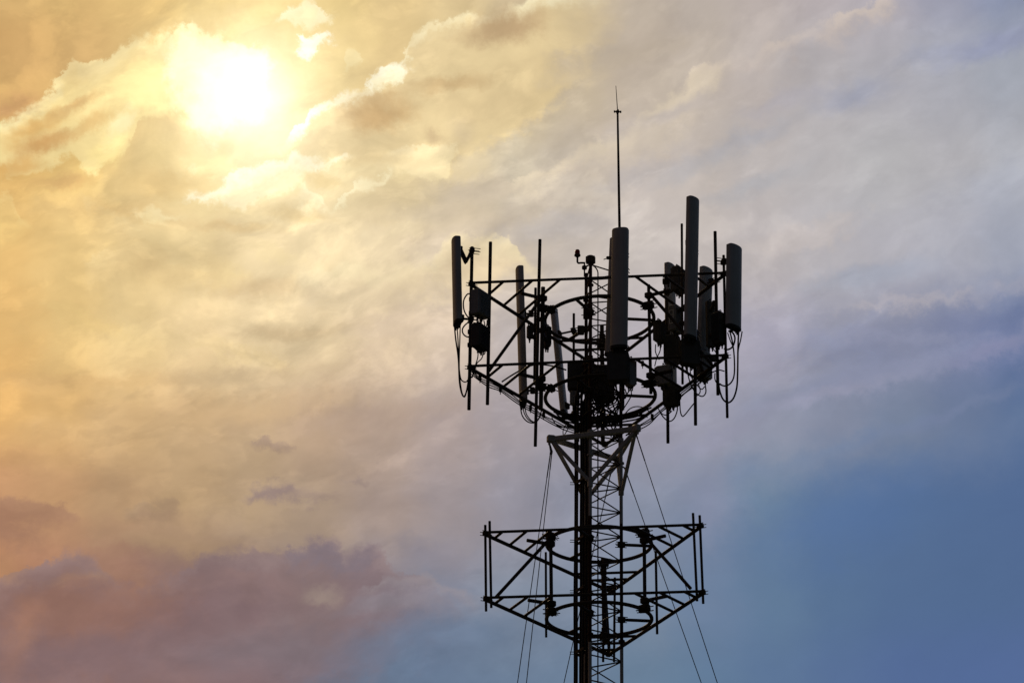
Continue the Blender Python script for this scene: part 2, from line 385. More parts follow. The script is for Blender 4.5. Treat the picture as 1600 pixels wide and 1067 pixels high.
SKY_CLOUDS = [
    (110, 80, 220, 80, 25, 0.3, (208,168,110), .5, 's'),
    (15, 165, 70, 30, 20, 0.2, (196,148,104), .7, 's'),
    # shade inside the cumulus left of the sun
    (50, 200, 80, 24, 28, 0.3, (226,178,106), .8, 's'),
    (120, 165, 60, 13, 28, 0.2, (214,172,112), .8, 's'),
    (135, 195, 70, 15, 28, 0.2, (222,180,114), .7, 's'),
    (70, 222, 70, 20, 20, 0.3, (208,158,96), .85, 's'),
    (30, 255, 60, 18, 15, 0.2, (220,168,96), .7, 's'),
    (185, 195, 46, 30, 60, 0.3, (252,240,186), .7, 'c'),
    (165, 235, 60, 30, 40, 0.3, (250,226,152), .7, 'c'),
    (235, 82, 36, 16, 20, 0.2, (236,208,146), .6, 's'),
    (290, 165, 26, 14, 0, 0.2, (252,236,180), .6, 's'),
    (305, 155, 14, 14, 0, 0.2, (246,226,160), .5, 's'),
    (250, 222, 50, 44, 10, 0.4, (233,206,144), .7, 's'),
    (255, 285, 120, 26, 8, 0.3, (224,191,130), .7, 's'),
    (352, 232, 32, 16, 20, 0.3, (243,219,154), .7, 's'),
    (100, 285, 70, 18, 10, 0.3, (213,172,112), .85, 's'),
    (555, 55, 70, 30, 10, 0.2, (229,201,142), .5, 's'),
    (560, 120, 50, 24, 20, 0.2, (232,205,148), .5, 's'),
    # bellies of the bank right of the sun
    (585, 180, 84, 36, 14, 0.3, (203,168,118), .95, 's'),
    (600, 155, 40, 16, 10, 0.3, (208,174,124), .7, 's'),
    (695, 132, 90, 17, 8, 0.3, (208,178,130), .8, 's'),
    (785, 45, 100, 34, 8, 0.4, (192,163,124), .95, 's'),
    (718, 205, 34, 40, -25, 0.1, (200,180,148), .5, 's'),
    (672, 202, 24, 14, 0, 0.2, (200,174,134), .8, 's'),
    (580, 252, 80, 20, 0, 0.3, (222,198,150), .7, 's'),
    (500, 285, 50, 16, -14, 0.3, (228,202,148), .8, 's'),
    (460, 338, 80, 16, -10, 0.3, (222,195,144), .7, 's'),
    (350, 355, 110, 16, 0, 0.3, (222,192,140), .7, 's'),
    (150, 325, 130, 26, 5, 0.2, (217,182,124), .6, 's'),
    (270, 385, 190, 20, -20, 0.2, (235,209,154), .6, 'c'),
    (420, 395, 90, 16, -15, 0.2, (236,213,164), .6, 'c'),
    (330, 425, 120, 14, -22, 0.2, (236,210,156), .5, 'c'),
    (620, 365, 90, 22, 8, 0.3, (234,214,176), .6, 'c'),
    (410, 450, 90, 24, 5, 0.2, (213,184,141), .6, 's'),
    (440, 515, 150, 18, 5, 0.2, (212,185,144), .6, 's'),
    (640, 510, 120, 22, 8, 0.2, (212,191,166), .5, 's'),
    (130, 500, 100, 20, -20, 0.2, (232,199,134), .5, 'c'),
    (330, 540, 160, 22, -10, 0.2, (225,198,147), .5, 'c'),
    (120, 590, 200, 18, 5, 0.2, (204,166,114), .5, 's'),
    (380, 580, 160, 20, 5, 0.2, (198,172,136), .5, 's'),
    (735, 300, 90, 34, 10, 0.4, (205,189,167), .8, 's'),
    (690, 335, 110, 20, 5, 0.3, (208,191,166), .6, 's'),
    # right half
    (885, 350, 150, 28, 10, 0.3, (188,180,176), .7, 's'),
    (1000, 275, 110, 22, 12, 0.3, (183,176,174), .6, 's'),
    (900, 110, 100, 34, 20, 0.2, (210,193,164), .5, 'c'),
    (1060, 170, 170, 22, 18, 0.2, (186,176,172), .6, 's'),
    (970, 80, 150, 26, 8, 0.3, (188,174,156), .6, 's'),
    (1335, 150, 90, 36, 14, 0.1, (154,159,180), .6, 's'),
    (1230, 160, 90, 24, 15, 0.2, (172,168,176), .6, 's'),
    (1550, 70, 130, 34, 12, 0.3, (149,154,180), .8, 's'),
    (1460, 78, 100, 18, 10, 0.1, (159,162,180), .6, 's'),
    (1180, 215, 140, 22, 20, 0.2, (167,168,177), .55, 's'),
    (1375, 425, 140, 28, 8, 0.3, (161,166,181), .7, 's'),
    (1190, 292, 120, 24, 20, 0.3, (171,172,178), .55, 's'),
    (1085, 268, 110, 22, 20, 0.2, (172,171,176), .5, 's'),
    (1390, 300, 170, 36, 14, 0.2, (185,183,186), .5, 'c'),
    (1560, 285, 120, 50, 10, 0.2, (169,172,185), .5, 's'),
    (1250, 372, 130, 40, 12, 0.3, (195,185,181), .6, 'c'),
    (1580, 530, 120, 50, 12, 0.2, (112,124,162), .45, 's'),
    (1330, 600, 260, 30, 14, 0.2, (140,147,174), .5, 's'),
    (1110, 790, 60, 70, 30, 0.1, (138,142,166), .5, 's'),
    (1420, 575, 220, 34, 12, 0.1, (146,149,174), .45, 's'),
    (1280, 625, 170, 16, 14, 0.2, (152,153,174), .7, 's'),
    (1550, 545, 110, 16, 14, 0.2, (138,140,170), .6, 's'),
    (1120, 690, 110, 20, 18, 0.2, (150,151,172), .6, 's'),
    (1480, 640, 180, 14, 16, 0.2, (118,130,160), .6, 's'),
    (1300, 700, 180, 16, 20, 0.2, (116,132,160), .5, 's'),
    (1340, 800, 200, 110, 25, 0.2, (84,112,158), .5, 's'),
    # lower left
    (300, 645, 300, 40, 10, 0.2, (209,175,130), .5, 's'),
    (590, 645, 180, 24, 6, 0.2, (180,157,140), .4, 's'),
    (270, 850, 160, 22, 0, 0.3, (178,148,116), .6, 's'),
    (130, 955, 190, 60, 8, 0.4, (150,110,94), .7, 's'),
    (660, 862, 70, 32, -10, 0.2, (140,134,144), .6, 's'),
    (500, 922, 46, 20, -8, 0.2, (158,140,130), .75, 's'),
    (600, 945, 120, 22, 5, 0.3, (138,132,140), .5, 's'),
    (430, 1015, 190, 46, 6, 0.3, (124,112,118), .6, 's'),
    (30, 1000, 36, 90, -12, 0.1, (180,130,102), .4, 's'),
    (10, 890, 44, 40, 0, 0.1, (178,134,98), .6, 's'),
    (690, 1005, 190, 56, 8, 0.3, (103,122,148), .6, 's'),
]
build_sky()


# ------------------------------------------------------------------ materials
def material(name, color, rough=0.6, spec=0.3, metal=0.0, var=0.25, scale=6.0, stretch=1.0, streak=0.0, streak_col=None, bump=0.0):
    m = bpy.data.materials.new(name)
    m.use_nodes = True
    nt = m.node_tree
    b = nt.nodes['Principled BSDF']
    b.inputs['Roughness'].default_value = rough
    b.inputs['Specular IOR Level'].default_value = spec
    b.inputs['Metallic'].default_value = metal
    tc = nt.nodes.new('ShaderNodeTexCoord')
    mp = nt.nodes.new('ShaderNodeMapping')
    mp.inputs['Scale'].default_value = (1, 1, 1 / stretch)
    nz = nt.nodes.new('ShaderNodeTexNoise')
    nz.inputs['Scale'].default_value = scale
    nz.inputs['Detail'].default_value = 6
    nz.inputs['Roughness'].default_value = 0.62
    nt.links.new(tc.outputs['Object'], mp.inputs[0])
    nt.links.new(mp.outputs[0], nz.inputs['Vector'])
    rp = nt.nodes.new('ShaderNodeValToRGB')
    e = rp.color_ramp.elements
    lo = tuple(c * (1 - var) for c in color)
    hi = tuple(min(1, c * (1 + var)) for c in color)
    e[0].position, e[0].color = 0.32, (*lo, 1)
    e[1].position, e[1].color = 0.68, (*hi, 1)
    nt.links.new(nz.outputs[0], rp.inputs[0])
    out = rp.outputs[0]
    if streak:
        mp2 = nt.nodes.new('ShaderNodeMapping')
        mp2.inputs['Scale'].default_value = (22, 22, 1.1)
        n2 = nt.nodes.new('ShaderNodeTexNoise')
        n2.inputs['Scale'].default_value = 1.0
        n2.inputs['Detail'].default_value = 5
        nt.links.new(tc.outputs['Object'], mp2.inputs[0])
        nt.links.new(mp2.outputs[0], n2.inputs['Vector'])
        mr = nt.nodes.new('ShaderNodeMapRange')
        mr.inputs[1].default_value, mr.inputs[2].default_value = 0.52, 0.75
        mr.inputs[3].default_value, mr.inputs[4].default_value = 0.0, streak
        nt.links.new(n2.outputs[0], mr.inputs[0])
        mx = nt.nodes.new('ShaderNodeMix'); mx.data_type = 'RGBA'
        nt.links.new(mr.outputs[0], mx.inputs[0])
        nt.links.new(out, mx.inputs[6])
        mx.inputs[7].default_value = (*(streak_col or tuple(c * 0.5 for c in color)), 1)
        out = mx.outputs[2]
    nt.links.new(out, b.inputs['Base Color'])
    if bump:
        bp = nt.nodes.new('ShaderNodeBump')
        bp.inputs['Strength'].default_value = bump
        bp.inputs['Distance'].default_value = 0.004
        nt.links.new(nz.outputs[0], bp.inputs['Height'])
        nt.links.new(bp.outputs[0], b.inputs['Normal'])
    return m


M = {
    'steel': material('dark_weathered_steel', (0.050, 0.042, 0.036), 0.75, 0.12, var=0.4, scale=9, streak=0.5, streak_col=(0.07, 0.032, 0.016)),
    'galv': material('galvanised_steel', (0.36, 0.37, 0.38), 0.6, 0.3, var=0.18, scale=14),
    'radome': material('weathered_grey_radome', (0.36, 0.37, 0.385), 0.65, 0.25, var=0.08, scale=3, streak=0.35, streak_col=(0.24, 0.23, 0.21)),
    'cap': material('black_plastic_cap', (0.03, 0.03, 0.03), 0.6, 0.2, var=0.2),
    'case': material('grey_cast_radio_case', (0.24, 0.25, 0.26), 0.65, 0.2, var=0.12, scale=8, streak=0.3),
    'dark_case': material('dark_radio_case', (0.07, 0.07, 0.07), 0.7, 0.15, var=0.2, scale=8),
    'sticker': material('pale_sticker', (0.75, 0.76, 0.78), 0.5, 0.3, var=0.04),
    'rubber': material('black_cable_sheath', (0.014, 0.014, 0.014), 0.7, 0.12, var=0.3, scale=12),
    'wire': material('stranded_guy_steel', (0.10, 0.10, 0.10), 0.7, 0.15, var=0.2, scale=30),
    'glass': material('red_lamp_glass', (0.22, 0.006, 0.006), 0.5, 0.2, var=0.15, scale=20),
    'concrete': material('mast_footing_concrete', (0.30, 0.29, 0.27), 0.9, 0.1, var=0.2, scale=5, bump=0.3),
    'earth': material('dry_grass_and_earth', (0.030, 0.034, 0.022), 0.95, 0.05, var=0.5, scale=0.7, bump=0.5),
}


def banded(name, bands, red=(0.03, 0.009, 0.008), white=(0.40, 0.41, 0.42)):
    """Aviation paint: red mast with white bands between the given heights."""
    m = material(name, red, 0.7, 0.15, var=0.35, scale=10, streak=0.4, streak_col=(0.03, 0.012, 0.01))
    nt = m.node_tree
    b = nt.nodes['Principled BSDF']
    src = b.inputs['Base Color'].links[0].from_socket
    geo = nt.nodes.new('ShaderNodeTexCoord')
    sp = nt.nodes.new('ShaderNodeSeparateXYZ')
    nt.links.new(geo.outputs['Object'], sp.inputs[0])
    tot = None
    for lo, hi in bands:
        g = nt.nodes.new('ShaderNodeMath'); g.operation = 'GREATER_THAN'; g.inputs[1].default_value = lo
        l = nt.nodes.new('ShaderNodeMath'); l.operation = 'LESS_THAN'; l.inputs[1].default_value = hi
        nt.links.new(sp.outputs[2], g.inputs[0]); nt.links.new(sp.outputs[2], l.inputs[0])
        a = nt.nodes.new('ShaderNodeMath'); a.operation = 'MULTIPLY'
        nt.links.new(g.outputs[0], a.inputs[0]); nt.links.new(l.outputs[0], a.inputs[1])
        if tot is None: tot = a.outputs[0]
        else:
            s = nt.nodes.new('ShaderNodeMath'); s.operation = 'ADD'
            nt.links.new(tot, s.inputs[0]); nt.links.new(a.outputs[0], s.inputs[1]); tot = s.outputs[0]
    wn = nt.nodes.new('ShaderNodeTexNoise'); wn.inputs['Scale'].default_value = 7; wn.inputs['Detail'].default_value = 6
    nt.links.new(geo.outputs['Object'], wn.inputs['Vector'])
    wr = nt.nodes.new('ShaderNodeValToRGB')
    wr.color_ramp.elements[0].color = (*[c * 0.7 for c in white], 1)
    wr.color_ramp.elements[1].color = (*[c * 1.1 for c in white], 1)
    nt.links.new(wn.outputs[0], wr.inputs[0])
    mx = nt.nodes.new('ShaderNodeMix'); mx.data_type = 'RGBA'
    nt.links.new(tot, mx.inputs[0]); nt.links.new(src, mx.inputs[6]); nt.links.new(wr.outputs[0], mx.inputs[7])
    nt.links.new(mx.outputs[2], b.inputs['Base Color'])
    return m


# ------------------------------------------------------------------ mesh builder
class MB:
    def __init__(self):
        self.v, self.f = [], []

    def ring(self, c, a, b, n):
        k = len(self.v)
        for i in range(n):
            t = 2 * math.pi * i / n
            self.v.append(c + a * math.cos(t) + b * math.sin(t))
        return list(range(k, k + n))

    def tube_path(self, pts, r, n=8, caps=True, closed=False):
        pts = [Vector(p) for p in pts]
        rs = r if isinstance(r, (list, tuple)) else [r] * len(pts)
        loops, up = [], None
        m = len(pts)
        for i, p in enumerate(pts):
            if closed: t = pts[(i + 1) % m] - pts[i - 1]
            else: t = pts[min(i + 1, m - 1)] - pts[max(i - 1, 0)]
            if t.length < 1e-9: t = Vector((0, 0, 1))
            t.normalize()
            if up is None:
                up = Vector((0, 0, 1)) if abs(t.z) < 0.9 else Vector((1, 0, 0))
            a = up - t * up.dot(t)
            if a.length < 1e-6: a = t.orthogonal()
            a.normalize(); up = a
            loops.append(self.ring(p, a * rs[i], t.cross(a) * rs[i], n))
        pairs = list(zip(loops, loops[1:])) + ([(loops[-1], loops[0])] if closed else [])
        for A, B in pairs:
            for i in range(n):
                j = (i + 1) % n
                self.f.append((A[i], A[j], B[j], B[i]))
        if caps and not closed:
            self.f.append(tuple(reversed(loops[0]))); self.f.append(tuple(loops[-1]))
        return self

    def tube(self, p, q, r, n=10):
        return self.tube_path([p, q], r, n)

    def box(self, c, size, ax=None, bevel=0.0):
        """Box centred at c; ax = (x axis, y axis, z axis) unit vectors; edges chamfered by bevel."""
        c = Vector(c)
        X, Y, Z = ax or (Vector((1, 0, 0)), Vector((0, 1, 0)), Vector((0, 0, 1)))
        hx, hy, hz = [s / 2 for s in size]
        b = min(bevel, hx * 0.9, hy * 0.9, hz * 0.9)
        if b <= 0:
            prof = [(-hx, -hy), (hx, -hy), (hx, hy), (-hx, hy)]
            lv = [(-hz, 1.0), (hz, 1.0)]
        else:
            prof = [(-hx + b, -hy), (hx - b, -hy), (hx, -hy + b), (hx, hy - b), (hx - b, hy), (-hx + b, hy), (-hx, hy - b), (-hx, -hy + b)]
            lv = [(-hz, 0), (-hz + b, 1.0), (hz - b, 1.0), (hz, 0)]
        loops = []
        for z, k in lv:
            k0 = len(self.v)
            for x, y in prof:
                if k == 0:
                    x, y = x * (hx - b) / hx, y * (hy - b) / hy
                self.v.append(c + X * x + Y * y + Z * z)
            loops.append(list(range(k0, k0 + len(prof))))
        n = len(prof)
        for A, B in zip(loops, loops[1:]):
            for i in range(n):
                j = (i + 1) % n
                self.f.append((A[i], A[j], B[j], B[i]))
        self.f.append(tuple(reversed(loops[0]))); self.f.append(tuple(loops[-1]))
        return self

    def loft(self, sections, caps=True):
        loops = []
        for sec in sections:
            k = len(self.v)
            self.v.extend(Vector(p) for p in sec)
            loops.append(list(range(k, k + len(sec))))
        n = len(loops[0])
        for A, B in zip(loops, loops[1:]):
            for i in range(n):
                j = (i + 1) % n
                self.f.append((A[i], A[j], B[j], B[i]))
        if caps:
            self.f.append(tuple(reversed(loops[0]))); self.f.append(tuple(loops[-1]))
        return self

    def build(self, name, mat, parent=None, origin=None, smooth=True):
        o0 = Vector(origin) if origin is not None else (Vector(parent['base']) if parent is not None else Vector((0, 0, 0)))
        if origin is None and parent is None and self.v:
            o0 = sum((Vector(p) for p in self.v), Vector()) / len(self.v)
            o0.z = min(p.z for p in self.v)
        me = bpy.data.meshes.new(name)
        me.from_pydata([tuple(Vector(p) - o0) for p in self.v], [], self.f)
        me.materials.append(M[mat] if isinstance(mat, str) else mat)
        me.validate()
        if smooth:
            me.polygons.foreach_set('use_smooth', [True] * len(me.polygons))
            me.set_sharp_from_angle(angle=rad(38))
        me.update()
        ob = bpy.data.objects.new(name, me)
        COL.objects.link(ob)
        ob['base'] = tuple(o0)
        if parent is not None:
            ob.parent = parent
            ob.location = o0 - Vector(parent['base'])
        else:
            ob.location = o0
        return ob


def tag(o, label=None, cat=None, group=None, kind=None):
    if label: o['label'] = label
    if cat: o['category'] = cat
    if group: o['group'] = group
    if kind: o['kind'] = kind
    return o


def thing(name, label, cat, base, group=None):
    o = bpy.data.objects.new(name, None)
    o.empty_display_size = 0.2
    COL.objects.link(o)
    o.location = base
    o['base'] = tuple(base)
    return tag(o, label, cat, group)


def spline(pts, sub=6):
    """Catmull-Rom curve through the points."""
    P = [Vector(p) for p in pts]
    P = [P[0] * 2 - P[1]] + P + [P[-1] * 2 - P[-2]]
    out = []
    for i in range(1, len(P) - 2):
        a, b, c, d = P[i - 1], P[i], P[i + 1], P[i + 2]
        for k in range(sub):
            t = k / sub
            out.append(0.5 * ((2 * b) + (c - a) * t + (2 * a - 5 * b + 4 * c - d) * t * t + (3 * b - a - 3 * c + d) * t ** 3))
    out.append(P[-2])
    return out


def azv(deg):
    return Vector((math.cos(rad(deg)), math.sin(rad(deg)), 0))


ZUP = Vector((0, 0, 1))

# ------------------------------------------------------------------ ground
g = MB()
nseg, R0 = 48, 3000.0
g.v = [Vector((0, 0, 0))] + [Vector((R0 * math.cos(2 * math.pi * i / nseg), R0 * math.sin(2 * math.pi * i / nseg), 0)) for i in range(nseg)]
g.f = [(0, i + 1, (i + 1) % nseg + 1) for i in range(nseg)]
tag(g.build('ground', 'earth', origin=(0, 0, 0), smooth=False), kind='structure')

# ------------------------------------------------------------------ lattice mast
RHO = 0.35
LEGS = [azv(5) * RHO, azv(125) * RHO, azv(245) * RHO]            # right, rear, front-left
LEG_B, LEG_C, LEG_A = LEGS
Z_TOP = at(922.3, 403, LEG_A.y).z


def height(px, py, Y=0.0):
    return at(px, py, Y).z


w1_lo, w1_hi = height(926, 806, LEG_A.y), height(926, 672, LEG_A.y)
w2_hi = height(926, 1003, LEG_A.y)
bands = [(w1_lo, w1_hi), (w2_hi - 3.0, w2_hi)] + [(w2_hi - 9.0 - 6.0 * k, w2_hi - 6.0 - 6.0 * k) for k in range(1)]
M['mast'] = banded('mast_aviation_paint', bands)
mast = thing('lattice_mast', 'tall slim triangular lattice mast with red and white painted legs carrying everything', 'mast', (0, 0, 0))
for L_ in LEGS:
    m = MB()
    m.tube(L_ + ZUP * 0.35, L_ + ZUP * Z_TOP, 0.027, 12)
    z = height(936, 1000)
    zj = [z + 1.22 * k * 2.4 for k in range(-6, 4)]
    for zz in zj:                                                # flange joints
        if 0.5 < zz < Z_TOP - 0.4:
            m.tube(L_ + ZUP * (zz - 0.014), L_ + ZUP * (zz + 0.014), 0.05, 12)
    m.build('leg', 'mast', mast)
BAY = 0.405
z_ref = height(975, 763, LEG_B.y)
z0 = z_ref - BAY * int((z_ref - 0.6) / BAY)
for a, b in ((LEG_B, LEG_A), (LEG_B, LEG_C), (LEG_A, LEG_C)):
    m = MB()
    z = z0
    while z + BAY < Z_TOP - 0.05:
        m.tube(a + ZUP * z, b + ZUP * (z + BAY / 2), 0.0115, 6)
        m.tube(b + ZUP * (z + BAY / 2), a + ZUP * (z + BAY), 0.0115, 6)
        z += BAY
    m.build('lacing', 'steel', mast)
m = MB()
for a, b in ((LEG_B, LEG_A), (LEG_B, LEG_C), (LEG_A, LEG_C)):
    m.tube(a + ZUP * (Z_TOP - 0.12), b + ZUP * (Z_TOP - 0.12), 0.012, 8)
m.build('top_frame', 'mast', mast)
m = MB()
m.box((0, 0, 0.175), (1.6, 1.6, 0.35), bevel=0.03)
m.build('footing', 'concrete', mast)
# cap plate with bolts on the front leg
m = MB()
c = LEG_A + ZUP * Z_TOP
m.tube(c - ZUP * 0.10, c + ZUP * 0.03, 0.052, 14)
for k in range(8):
    d = azv(45 * k + 10)
    m.tube(c + d * 0.055 - ZUP * 0.09, c + d * 0.055 + ZUP * 0.015, 0.026, 8)
m.tube(c, c + ZUP * 0.045, 0.02, 8)
m.build('leg_cap', 'steel', mast)
# climbing conduit with its bent top
pts = [at(937.5, 1120, 0.0)]
pts[0].z = 0.4
x0 = at(936, 600, -0.1)
cx_ = at(934.3, 425, -0.12)
pts = [Vector((cx_.x, cx_.y, 0.36)), Vector((cx_.x, cx_.y, cx_.z - 0.02))]
arc = []
for k in range(7):
    t = math.pi / 2 * k / 6
    arc.append(Vector((cx_.x - 0.10 + 0.10 * math.cos(t), cx_.y - 0.10 * (1 - math.cos(t)) * 0.9, cx_.z - 0.02 + 0.10 * math.sin(t))))
MB().tube_path(pts + arc[1:], 0.0105, 8).build('conduit', 'steel', mast)

# lightning rod bolted to the right leg
rb = LEG_B + ZUP * (Z_TOP - 0.5)
p1 = at(965.0, 175, LEG_B.y - 0.07)
p2 = at(962.3, 134.5, LEG_B.y - 0.07)
pb = at(969.2, 430, LEG_B.y - 0.07)
rod = thing('lightning_rod', 'tall thin lightning rod with a needle tip rising highest above the mast', 'lightning rod', pb)
ax_ = (p1 - pb).normalized()
MB().tube_path([pb, pb + (p1 - pb) * 0.5, p1], [0.0235, 0.021, 0.0165], 10).build('pole', 'steel', rod)
MB().tube_path([p1, p2], [0.008, 0.0045], 8).build('needle', 'steel', rod)
m = MB()
m.tube(p1 - ax_ * 0.014, p1 + ax_ * 0.016, 0.03, 12)
for k in range(4):
    d = azv(90 * k + 4)
    m.tube(p1, p1 + d * 0.055 + ZUP * 0.004, 0.011, 8)
    m.tube(p1 + d * 0.05 - ax_ * 0.016, p1 + d * 0.05 + ax_ * 0.016, 0.014, 8)
m.build('collar', 'steel', rod)
for t in (0.02, 0.10):
    c = pb + (p1 - pb) * t
    MB().box(c + Vector((0, 0.04, 0)), (0.07, 0.13, 0.05), bevel=0.008).build('clamp', 'steel', rod)

# ------------------------------------------------------------------ obstruction lamp on its elbow
yl = LEG_A.y - 0.03
lb = at(914.5, 411, yl)
lamp = thing('obstruction_light', 'small red glass obstruction lamp on a bent pipe at the mast top', 'warning lamp', lb)
c0 = at(902.2, 401, yl)
k_ = at(902.2, 408.6, yl)
el_ = [lb, at(908, 410.8, yl), at(904.2, 411.2, yl), at(902.5, 409.8, yl), k_, c0]
MB().tube_path(spline(el_, 4), 0.016, 10).build('bent_pipe', 'steel', lamp)
m = MB()
m.tube_path([c0 - ZUP * 0.012, c0, c0 + ZUP * 0.01, c0 + ZUP * 0.02, c0 + ZUP * 0.034, c0 + ZUP * 0.036], [0.022, 0.032, 0.05, 0.052, 0.05, 0.04], 16)
m.build('lamp_base', 'steel', lamp)
m = MB()
prof = [(0.036, 0.030), (0.041, 0.044), (0.041, 0.085), (0.038, 0.105), (0.028, 0.119), (0.012, 0.126), (0.002, 0.1265)]
m.tube_path([c0 + ZUP * z for r, z in prof], [r for r, z in prof], 18)
m.build('lamp_glass', 'glass', lamp)
m = MB()
jb = at(913.2, 418, LEG_C.y * 0.0 - 0.2)
m.tube_path([jb - ZUP * 0.04, jb - ZUP * 0.025, jb + ZUP * 0.02, jb + ZUP * 0.035], [0.02, 0.042, 0.042, 0.02], 14)
m.tube(jb, jb + Vector((0.09, -0.1, 0.01)), 0.013, 8)
m.tube(jb - ZUP * 0.16, jb + ZUP * 0.07, 0.012, 8)
m.build('junction_box', 'steel', lamp)


# ------------------------------------------------------------------ triangular antenna platforms
def clamp_mesh(m, c, ang, s=1.0):
    """Two bolted half clamps with bolt ends standing proud."""
    d, t = azv(ang), azv(ang + 90)
    m.box(c, (0.13 * s, 0.085 * s, 0.10 * s), (d, t, ZUP), 0.012)
    m.box(c + d * 0.02 * s, (0.06 * s, 0.15 * s, 0.05 * s), (d, t, ZUP), 0.01)
    for sz in (-1, 1):
        for st in (-1, 1):
            p = c + t * 0.055 * s * st + ZUP * 0.03 * s * sz
            m.tube(p - d * 0.10 * s, p + d * 0.10 * s, 0.008 * s, 6)


class Platform:
    def __init__(self, label, angs, rho, top_px, bot_px, ring_r, fr, pipes, posts, brace_ends, ring_z, stub_z):
        self.angs, self.rho = angs, rho
        Ys = [rho * math.sin(rad(a)) for a in angs]
        self.T = [at(x, y, Y) for (x, y), Y in zip(top_px, Ys)]
        self.B = [at(x, y, Y) for (x, y), Y in zip(bot_px, Ys)]
        base = sum(self.B, Vector()) / 3
        self.root = thing('antenna_platform', label, 'antenna platform', base)
        self.ring_r = ring_r
        self.ring_z = dict(zip('TB', ring_z))
        self.stub_z = dict(zip('TB', stub_z))
        for key, frame in (('T', self.T), ('B', self.B)):
            self.frame(frame, fr, self.ring_z[key])
        self.posts(posts, brace_ends)
        for k, (x0, y0, x1, y1, Y, r) in enumerate(pipes):
            p, q_ = at(x0, y0, Y), at(x1, y1, Y)
            m = MB(); m.tube(p, q_, r, 12)
            o = m.build('mount_pipe', 'steel', self.root)

    def polar(self, frame, r, a):
        O = sum(frame, Vector()) / 3
        e1 = sum((P * math.cos(rad(t)) for P, t in zip(frame, self.angs)), Vector()) * (2 / 3)
        e2 = sum((P * math.sin(rad(t)) for P, t in zip(frame, self.angs)), Vector()) * (2 / 3)
        return O + (e1 * math.cos(rad(a)) + e2 * math.sin(rad(a))) * (r / self.rho)

    def frame(self, P, fr, rz):
        L_, R_, F_ = P
        for a, b, r in ((L_, R_, 0.022), (L_, F_, 0.029), (R_, F_, 0.029)):
            d = (b - a).normalized()
            m = MB()
            off = ZUP * (-0.03 if r > 0.025 else 0.012)
            m.tube(a - d * 0.03 + off, b + d * 0.03 + off, r, 12)
            m.build('rail', 'steel', self.root)
        # short braces across each corner
        for c, a, b in ((L_, R_, F_), (R_, F_, L_), (F_, L_, R_)):
            for f in fr:
                p, q_ = c + (a - c) * f, c + (b - c) * f
                d = (q_ - p).normalized()
                m = MB()
                m.tube(p - d * 0.05 - ZUP * 0.008, q_ + d * 0.05 - ZUP * 0.008, 0.0225, 10)
                m.build('corner_brace', 'steel', self.root)
        pts = [self.polar(P, self.ring_r, 360 * k / 56) + ZUP * rz for k in range(56)]
        MB().tube_path(pts, 0.030, 10, closed=True).build('ring', 'steel', self.root)
        # corner plates
        for c, ang in zip(P, self.angs):
            m = MB()
            clamp_mesh(m, c - ZUP * 0.008, ang, 0.8)
            m.build('corner_plate', 'steel', self.root)
        # arms tying the ring to the mast legs
        for L3 in LEGS:
            ang = math.degrees(math.atan2(L3.y, L3.x))
            c = self.polar(P, self.ring_r, ang)
            z = c.z + rz
            m = MB()
            m.tube(Vector((L3.x, L3.y, z)), Vector((c.x, c.y, z)), 0.026, 10)
            clamp_mesh(m, Vector((L3.x, L3.y, z)), ang, 0.9)
            m.build('mast_arm', 'steel', self.root)

    def posts(self, posts, brace_ends):
        for (x0, y0, x1, y1, Y, r), ang, e, corner in zip(posts, self.angs, brace_ends, self.B):
            p, q_ = at(x0, y0, Y), at(x1, y1, Y)
            MB().tube(p, q_, r, 12).build('post', 'steel', self.root)
            for key, fr in (('T', self.T), ('B', self.B)):
                m = MB()
                c = self.polar(fr, self.ring_r, ang) + ZUP * self.ring_z[key]
                t = (c.z - q_.z) / (p.z - q_.z)
                pc = q_ + (p - q_) * t
                clamp_mesh(m, pc, ang, 1.15)
                clamp_mesh(m, c, ang + 25, 1.0)
                m.tube(pc, c, 0.03, 8)
                # stub reaching out to the corner braces
                o = self.polar(fr, self.ring_r + 0.40, ang)
                sz = ZUP * self.stub_z[key]
                o2 = pc + (o - c); o2.z = pc.z + sz.z
                m.tube(pc + sz, o2, 0.030, 8)
                m.box(pc + sz, (0.12, 0.10, 0.09), (azv(ang), azv(ang + 90), ZUP), 0.01)
                m.build('clamp', 'steel', self.root)
            if e:
                top = q_ + (p - q_) * 0.93
                en = at(*e, corner.y * 0.94)
                m = MB(); m.tube(top, en, 0.027, 10)
                m.build('diagonal_brace', 'steel', self.root)


lowL, lowR, lowF = (204.4, 324.4, 84.4)
rl = 1.93
YL, YR, YF = [rl * math.sin(rad(a)) for a in (lowL, lowR, lowF)]


def ypost(ang, r):
    return r * math.sin(rad(ang))


